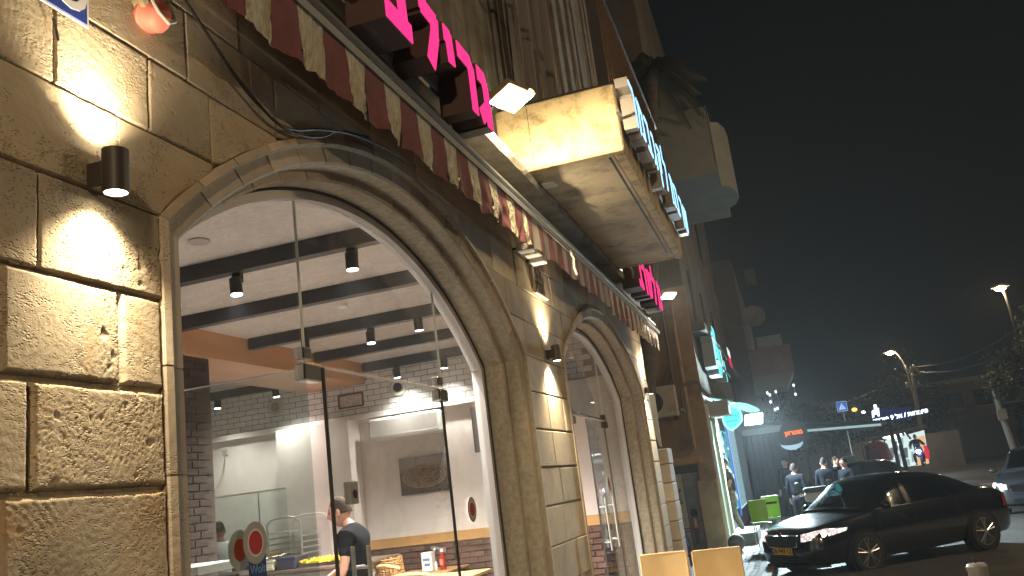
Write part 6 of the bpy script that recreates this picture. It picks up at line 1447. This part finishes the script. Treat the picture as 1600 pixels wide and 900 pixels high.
# pedestrian crossing sign
ps = thing('crossing_sign', K(1316, 635, 50), 'square blue and white pedestrian crossing sign on a thin post', 'traffic sign')
c = K(1315.5, 635, 50); rt_ = Vector((1, 0, 0)); mb = MB(); h = .26
def rq(h, dy): return [c+Vector((a*h, dy, b*h)) for a, b in ((-1, -1), (1, -1), (1, 1), (-1, 1))]
mb.prism(rq(.27, 0), (0, .03, 0)); mb.build('rim', lit('signw', (.35, .42, .6), .6), ps)
mb = MB(); mb.prism(rq(.235, -.006), (0, .004, 0)); mb.build('blue_panel', lit('signb', (.01, .12, .55), .7), ps)
mb = MB(); mb.prism([c+Vector((a, -.012, b)) for a, b in ((-.18, -.16), (.18, -.16), (0, .18))], (0, .004, 0)); mb.build('white_triangle', lit('signw2', (.5, .58, .75), .8), ps)
mb = MB(); mb.tube([c+Vector((-.05, -.018, -.12)), c+Vector((0, -.018, -.03)), c+Vector((.05, -.018, -.12))], .014, 5); mb.tube([c+Vector((0, -.018, -.03)), c+Vector((0, -.018, .05))], .016, 5); mb.ell(c+Vector((0, -.018, .08)), (.022, .01, .022), 8, 5); mb.build('walking_figure', mat('fig_black', (.01, .01, .01), .6), ps)
mb = MB(); mb.tube([c+Vector((.0, .05, .2)), c+Vector((.0, .05, -3.9))], .035, 6); mb.build('post', GREYM, ps)
for k, (x, y, Y, r, cc, s_, lab) in enumerate(((1335, 640, 55, .11, (1, .55, .08), 2.2, 'round amber light right of the crossing sign'), (1264, 639, 60, .08, (.9, .95, 1), 2.5, 'tiny white far light left of the crossing sign'), (1349, 644, 60, .09, (.9, .95, 1), 2.5, 'tiny white far light right of the amber light'))):
    c = K(x, y, Y); t = thing('distant_light', c, lab, 'street light'); mb = MB(); mb.ell(c, (r*1.4, r, r), 10, 6); mb.build('globe', lit('dl%d' % k, cc, s_), t, smooth=True); mb = MB(); mb.tube([c+Vector((0, .1, 0)), c+Vector((0, .1, -5))], .03, 5); mb.build('post', BLACK, t)
# street lamps
def street_lamp(head, base, label, e=900, power=60, arm=None):
    head = Vector(head); base = Vector(base); t = thing('street_lamp', base, label, 'street lamp', 'warm street lamps')
    mb = MB(); k = arm or Vector((base.x+(head.x-base.x)*.1, base.y, head.z-1.2)); mb.tube(cr([base, base.lerp(k, .5), k, k.lerp(head, .5)+Vector((0, 0, .45)), head+Vector((0, 0, .05))], 5), .06, 8); mb.build('pole', mat('pole_grey', (.05, .05, .045), .7), t, smooth=True)
    dd = (head-k); dd.z = 0; dd = dd.normalized() if dd.length > 1e-4 else Vector((1, 0, 0))
    mb = MB(); mb.obox(head, (dd, Vector((0, 0, 1)).cross(dd), (0, 0, 1)), (.38, .15, .06)); mb.build('lamp_head', mat('pole_grey', (0, 0, 0)), t)
    mb = MB(); mb.ell(head-Vector((0, 0, .10)), (.24, .21, .12), 14, 8); mb.build('lamp_glass', STREETE, t, smooth=True)
    lamp('lamp_light', 'POINT', head-Vector((0, 0, .30)), e, (1, .72, .42), t, shadow_soft_size=.2)
    return t
street_lamp(K(1390, 549, 58), K(1447, 700, 58), 'warm street lamp on the curved arm over the kiosk', 420)
street_lamp(K(1562, 447, 44), K(1640, 720, 44), 'warm street lamp high at the right edge of the night sky', 420)
sl3 = street_lamp((4.4, -7.0, 6.6), (6.8, -8.0, -.15), 'added street lamp behind the viewer, unseen, lighting the facade', 1250)  # added out of view to throw warm fill on the facade
sl4 = street_lamp((15, 14.5, 8.2), (17.2, 14.5, -.15), 'added street lamp across the road, unseen, lighting street and facades', 2000)  # also added out of view, to warm the street, car and walls
# utility pole with insulators and wires
up_ = thing('utility_pole', K(1440, 700, 57), 'wooden utility pole with crossarms and insulators under the curved lamp arm', 'utility pole')
mb = MB(); mb.tube([K(1424, 572, 57), K(1434, 640, 57), K(1446, 715, 57)], [.10, .12, .15], 8); mb.build('pole', mat('pole_wood', (.18, .15, .11), .9, var=.3), up_)
for y in (577, 586, 604): a, b = K(1415, y+1, 57), K(1436, y-1, 57); mb = MB(); mb.tube([a, b], .06, 6); mb.build('crossarm', mat('pole_wood', (0, 0, 0)), up_)
for x, y in ((1416, 574), (1421, 580), (1428, 572), (1433, 578), (1417, 600), (1435, 598), (1426, 584)): mb = MB(); mb.lathe(K(x, y, 56.9), (0, 0, 1), [(.05, -.12), (.09, -.05), (.05, 0), (.09, .05), (.04, .12)], 8); mb.build('insulator', mat('insulator', (.35, .32, .25), .5), up_, smooth=True)
mb = MB()
for (x0, y0), (x1, y1) in (((1430, 573), (1610, 500)), ((1433, 581), (1610, 530)), ((1415, 577), (1250, 640))):
    A, B = K(x0, y0, 57), K(x1, y1, 40); mb = MB(); mb.tube([A.lerp(B, i/8)-Vector((0, 0, 1.0*math.sin(math.pi*i/8)*.5)) for i in range(9)], .015, 4); tag(mb.build('overhead_wire', BLACK, None, org=A), {1430: 'upper wire running right from the utility pole', 1433: 'lower wire running right from the utility pole', 1415: 'wire running left from the utility pole'}[x0], 'wire')
tp = thing('lattice_pole', K(1583, 700, 50), 'pale leaning pole with a box and bracket at the right side of the dark yard', 'pole')
mb = MB(); mb.tube([K(1545, 583, 50), K(1562, 640, 50), K(1584, 702, 50)], [.10, .13, .16], 8); mb.build('pole', mat('pole_pale', (.30, .32, .31), .7), tp)
mb = MB(); c = K(1566, 648, 49.8); mb.bbox(c-Vector((.22, .1, .28)), c+Vector((.22, .1, .28)), .02); mb.build('box', mat('pole_box', (.24, .24, .22), .7), tp)
mb = MB(); mb.tube([K(1541, 605, 49.9), K(1562, 600, 49.9)], .06, 6); mb.build('bracket', mat('pole_pale', (0, 0, 0)), tp)
# dark yard building
yb = thing('dark_yard_building', K(1500, 650, 75), 'low dark building with a pale roof edge behind the utility pole', 'building')
a = ONY(1446, 604, 75); b = ONY(1556, 590, 75); base = -.335
mb = MB(); mb.box((a.x, 75, base), (b.x, 90, a.z-.1)); mb.build('wall', mat('yard_wall', (.16, .15, .14), .95, var=.3, vscale=.6), yb)
mb = MB(); mb.bbox((a.x-.4, 74.6, a.z-.1), (b.x+.4, 90.5, a.z+.25), .05); mb.build('roof_edge', mat('roof_pale', (.30, .31, .29), .9, var=.2), yb)
for k in range(5):
    x = a.x+1.2+k*2.0; mb = MB(); mb.box((x, 74.9, a.z-2.0), (x+1.2, 74.99, a.z-.8)); wf = mb.build('window', mat('win_dark', (.02, .03, .03), .2), yb); mb = MB(); mb.box((x-.06, 74.88, a.z-2.1), (x+1.26, 74.93, a.z-2.0)); mb.build('sill', mat('roof_pale', (0, 0, 0)), wf)
mb = MB(); mb.box((a.x+1.5, 74.85, base), (a.x+5.5, 74.99, base+3.0)); mb.build('garage_shutter', mat('gar', (.10, .11, .11), .7, stretch=(1, 1, 9), var=.2), yb)
mb = MB(); mb.box((a.x-30, 62, base), (a.x-.6, 62.3, base+2.2)); yw = mb.build('yard_wall', mat('yard_wall', (0, 0, 0)), None, org=(a.x-10, 62, base)); tag(yw, 'low dark boundary wall running behind the kiosk', 'wall')
mb = MB(); mb.box((b.x+1, 60, base), (b.x+40, 60.3, base+2.0)); tag(mb.build('boundary_wall', mat('yard_wall', (0, 0, 0)), None, org=(b.x+10, 60, base)), 'low dark wall beneath the trees at the right edge', 'wall')
# bollard, concrete ball, planter
bo = ONZ(1526, 884, .62-.15); t = thing('bollard', (bo.x, bo.y, -.15), 'grey metal bollard whose flat top shows at the bottom edge right of the car', 'bollard')
mb = MB(); mb.lathe((bo.x, bo.y, -.15), (0, 0, 1), [(.085, 0), (.085, .58), (.09, .59), (.09, .62), (.07, .64), (0, .645)], 20); mb.build('post', mat('bollard_grey', (.30, .29, .27), .5, var=.1), t, smooth=True)
mb = MB(); mb.tube([(bo.x, bo.y, .49), (bo.x-.02, bo.y, .54)], .008, 5); mb.build('loop', BLACK, t)
c = ONY(1150, 845, 18.6); t = thing('concrete_ball', (c.x, 18.6, -.13), 'dark round concrete ball at the foot of the brown corner', 'bollard')
mb = MB(); mb.ell((c.x, 18.6, .07), (.17, .17, .17), 20, 12); mb.build('ball', mat('ball_grey', (.14, .14, .13), .8, var=.2), t, smooth=True); mb = MB(); mb.cyl((c.x, 18.6, -.11), (0, 0, 1), .10, .05, 16); mb.build('foot', mat('ball_grey', (0, 0, 0)), t)
c = ONY(1160, 838, 20.2); t = thing('shop_step', (c.x, 20.2, -.1), 'dark block step in front of the turquoise shop', 'step')
mb = MB(); mb.bbox((.06, 19.9, -.13), (.60, 21.9, hd.z-1.64 if False else .13), .02); mb.build('block', mat('step_grey', (.10, .10, .10), .8, var=.2), t)

# ================================================================== TREES
def leafy_tree(base, h, cr_r, n, label, name='street_tree', cat='tree', lm=LEAF):
    base = Vector(base); t = thing(name, base, label, cat)
    rng = random.Random(int(base.x*7+base.y)); 
    mb = MB(); mb.tube([base, base+Vector((.1, 0, h*.3)), base+Vector((.0, .1, h*.55)), base+Vector((.1, 0, h*.8))], [.22, .17, .12, .04], 8)
    for k in range(7):
        a = k*2.4; s0 = base+Vector((.05, .05, h*(.35+.06*k))); e = s0+Vector((math.cos(a), math.sin(a), .7)).normalized()*cr_r*.8; mb.tube([s0, s0.lerp(e, .5)+Vector((0, 0, .2)), e], [.08, .05, .02], 6)
    mb.build('trunk', BARK, t, smooth=True)
    mb = MB(); cl = [(base+Vector((rng.gauss(0, .45)*cr_r, rng.gauss(0, .45)*cr_r, h*.62+rng.gauss(0, .36)*cr_r)), rng.uniform(.25, .5)*cr_r) for _ in range(26)]
    for k in range(n):
        c0, r0 = cl[k % len(cl)]; d = Vector((rng.gauss(0, 1), rng.gauss(0, 1), rng.gauss(0, 1))).normalized(); p = c0+d*r0*rng.random()**.5
        u = Vector((rng.gauss(0, 1), rng.gauss(0, 1), rng.gauss(0, 1))).normalized(); v = u.cross(Vector((rng.gauss(0, 1), rng.gauss(0, 1), rng.gauss(0, 1)))).normalized(); s_ = rng.uniform(.06, .13)
        mb.add([p-u*s_, p+v*s_*.45, p+u*s_, p-v*s_*.45], [(0, 1, 2, 3)])
    tag(mb.build('crown', lm, t), kind='stuff'); return t
c = ONY(1615, 560, 46); leafy_tree((c.x+1.2, 46, -.335), c.z+3.2, 3.0, 9000, 'dark leafy tree cut by the right edge below the high lamp')
c = ONY(1560, 660, 82); leafy_tree((c.x+3, 80, -.335), 7.5, 3.4, 6000, 'far dark tree behind the pale leaning pole')
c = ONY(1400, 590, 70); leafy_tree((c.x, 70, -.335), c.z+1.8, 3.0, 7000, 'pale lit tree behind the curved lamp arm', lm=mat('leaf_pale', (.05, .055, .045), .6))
c = ONY(1290, 640, 60); leafy_tree((c.x, 62, -.335), 5.5, 2.4, 6000, 'dark tree behind the thin crossing sign post')
c = ONY(1218, 625, 40); leafy_tree((c.x, 41, -.335), 5.0, 1.5, 5000, 'dark bushy tree below the reddish balcony')
# palm
def palm(base, top, label, fl=2.2, nf=22):
    base = Vector(base); top = Vector(top); t = thing('palm_tree', base, label, 'palm tree')
    mb = MB(); mb.tube([base, base.lerp(top, .5)+Vector((.1, 0, 0)), top], [.22, .17, .15], 10); mb.build('trunk', BARK, t, smooth=True)
    rng = random.Random(5); fm = mat('palm_leaf', (.10, .10, .065), .7)
    for k in range(nf):
        a = k*2.39996; el = rng.uniform(-.7, 1.0); L = fl*rng.uniform(.8, 1.1); d = Vector((math.cos(a), math.sin(a), 0)); P = []
        for i in range(9):
            u = i/8; P.append(top+d*L*(u*math.cos(el*.6))+Vector((0, 0, L*(math.sin(el)*u*.8-.75*u*u))))
        mb = MB(); mb.tube(P, [.03-.003*i for i in range(9)], 4)
        side = d.cross(Vector((0, 0, 1)))
        for i in range(34):
            u = .12+.86*i/34; j = min(int(u*8), 7); p = P[j].lerp(P[j+1], u*8-j); ll = .42*math.sin(math.pi*min(1, u*.9+.1))+.08
            for s_ in (-1, 1):
                q = p+side*s_*ll*.55+Vector((0, 0, -ll*.75))+d*ll*.35; w_ = d*.016; mb.add([p-w_, p+w_, q], [(0, 1, 2)])
        mb.build('frond', fm, t)
    return t
c = ONY(1040, 118, 20.5)
palm((-1.7, 18.2, -.1), (c.x-.15, 18.3, ONY(1042, 105, 18.4).z), 'dim palm tree whose drooping fronds hang between the facade and the rounded balcony', 1.15, 24)

# ================================================================== ADDED GLOW HAZE
mb = MB(); mb.box((-310, -40, -2.0), (610, 910, 17.5)); hz = mb.build('glow_haze_box', MATS['black_metal'])  # volume box added so scatter stands in for lens glare round lamps
hm_ = bpy.data.materials.new('glow_haze'); hm_.use_nodes = True; hn = hm_.node_tree; hn.nodes.clear()
pv = N(hn, 'ShaderNodeVolumePrincipled'); pv.inputs['Density'].default_value = 0.0008; pv.inputs['Color'].default_value = (.85, .9, .95, 1); pv.inputs['Anisotropy'].default_value = .45
oo = N(hn, 'ShaderNodeOutputMaterial'); hn.links.new(pv.outputs[0], oo.inputs['Volume']); hz.data.materials.clear(); hz.data.materials.append(hm_); tag(hz, kind='stuff')
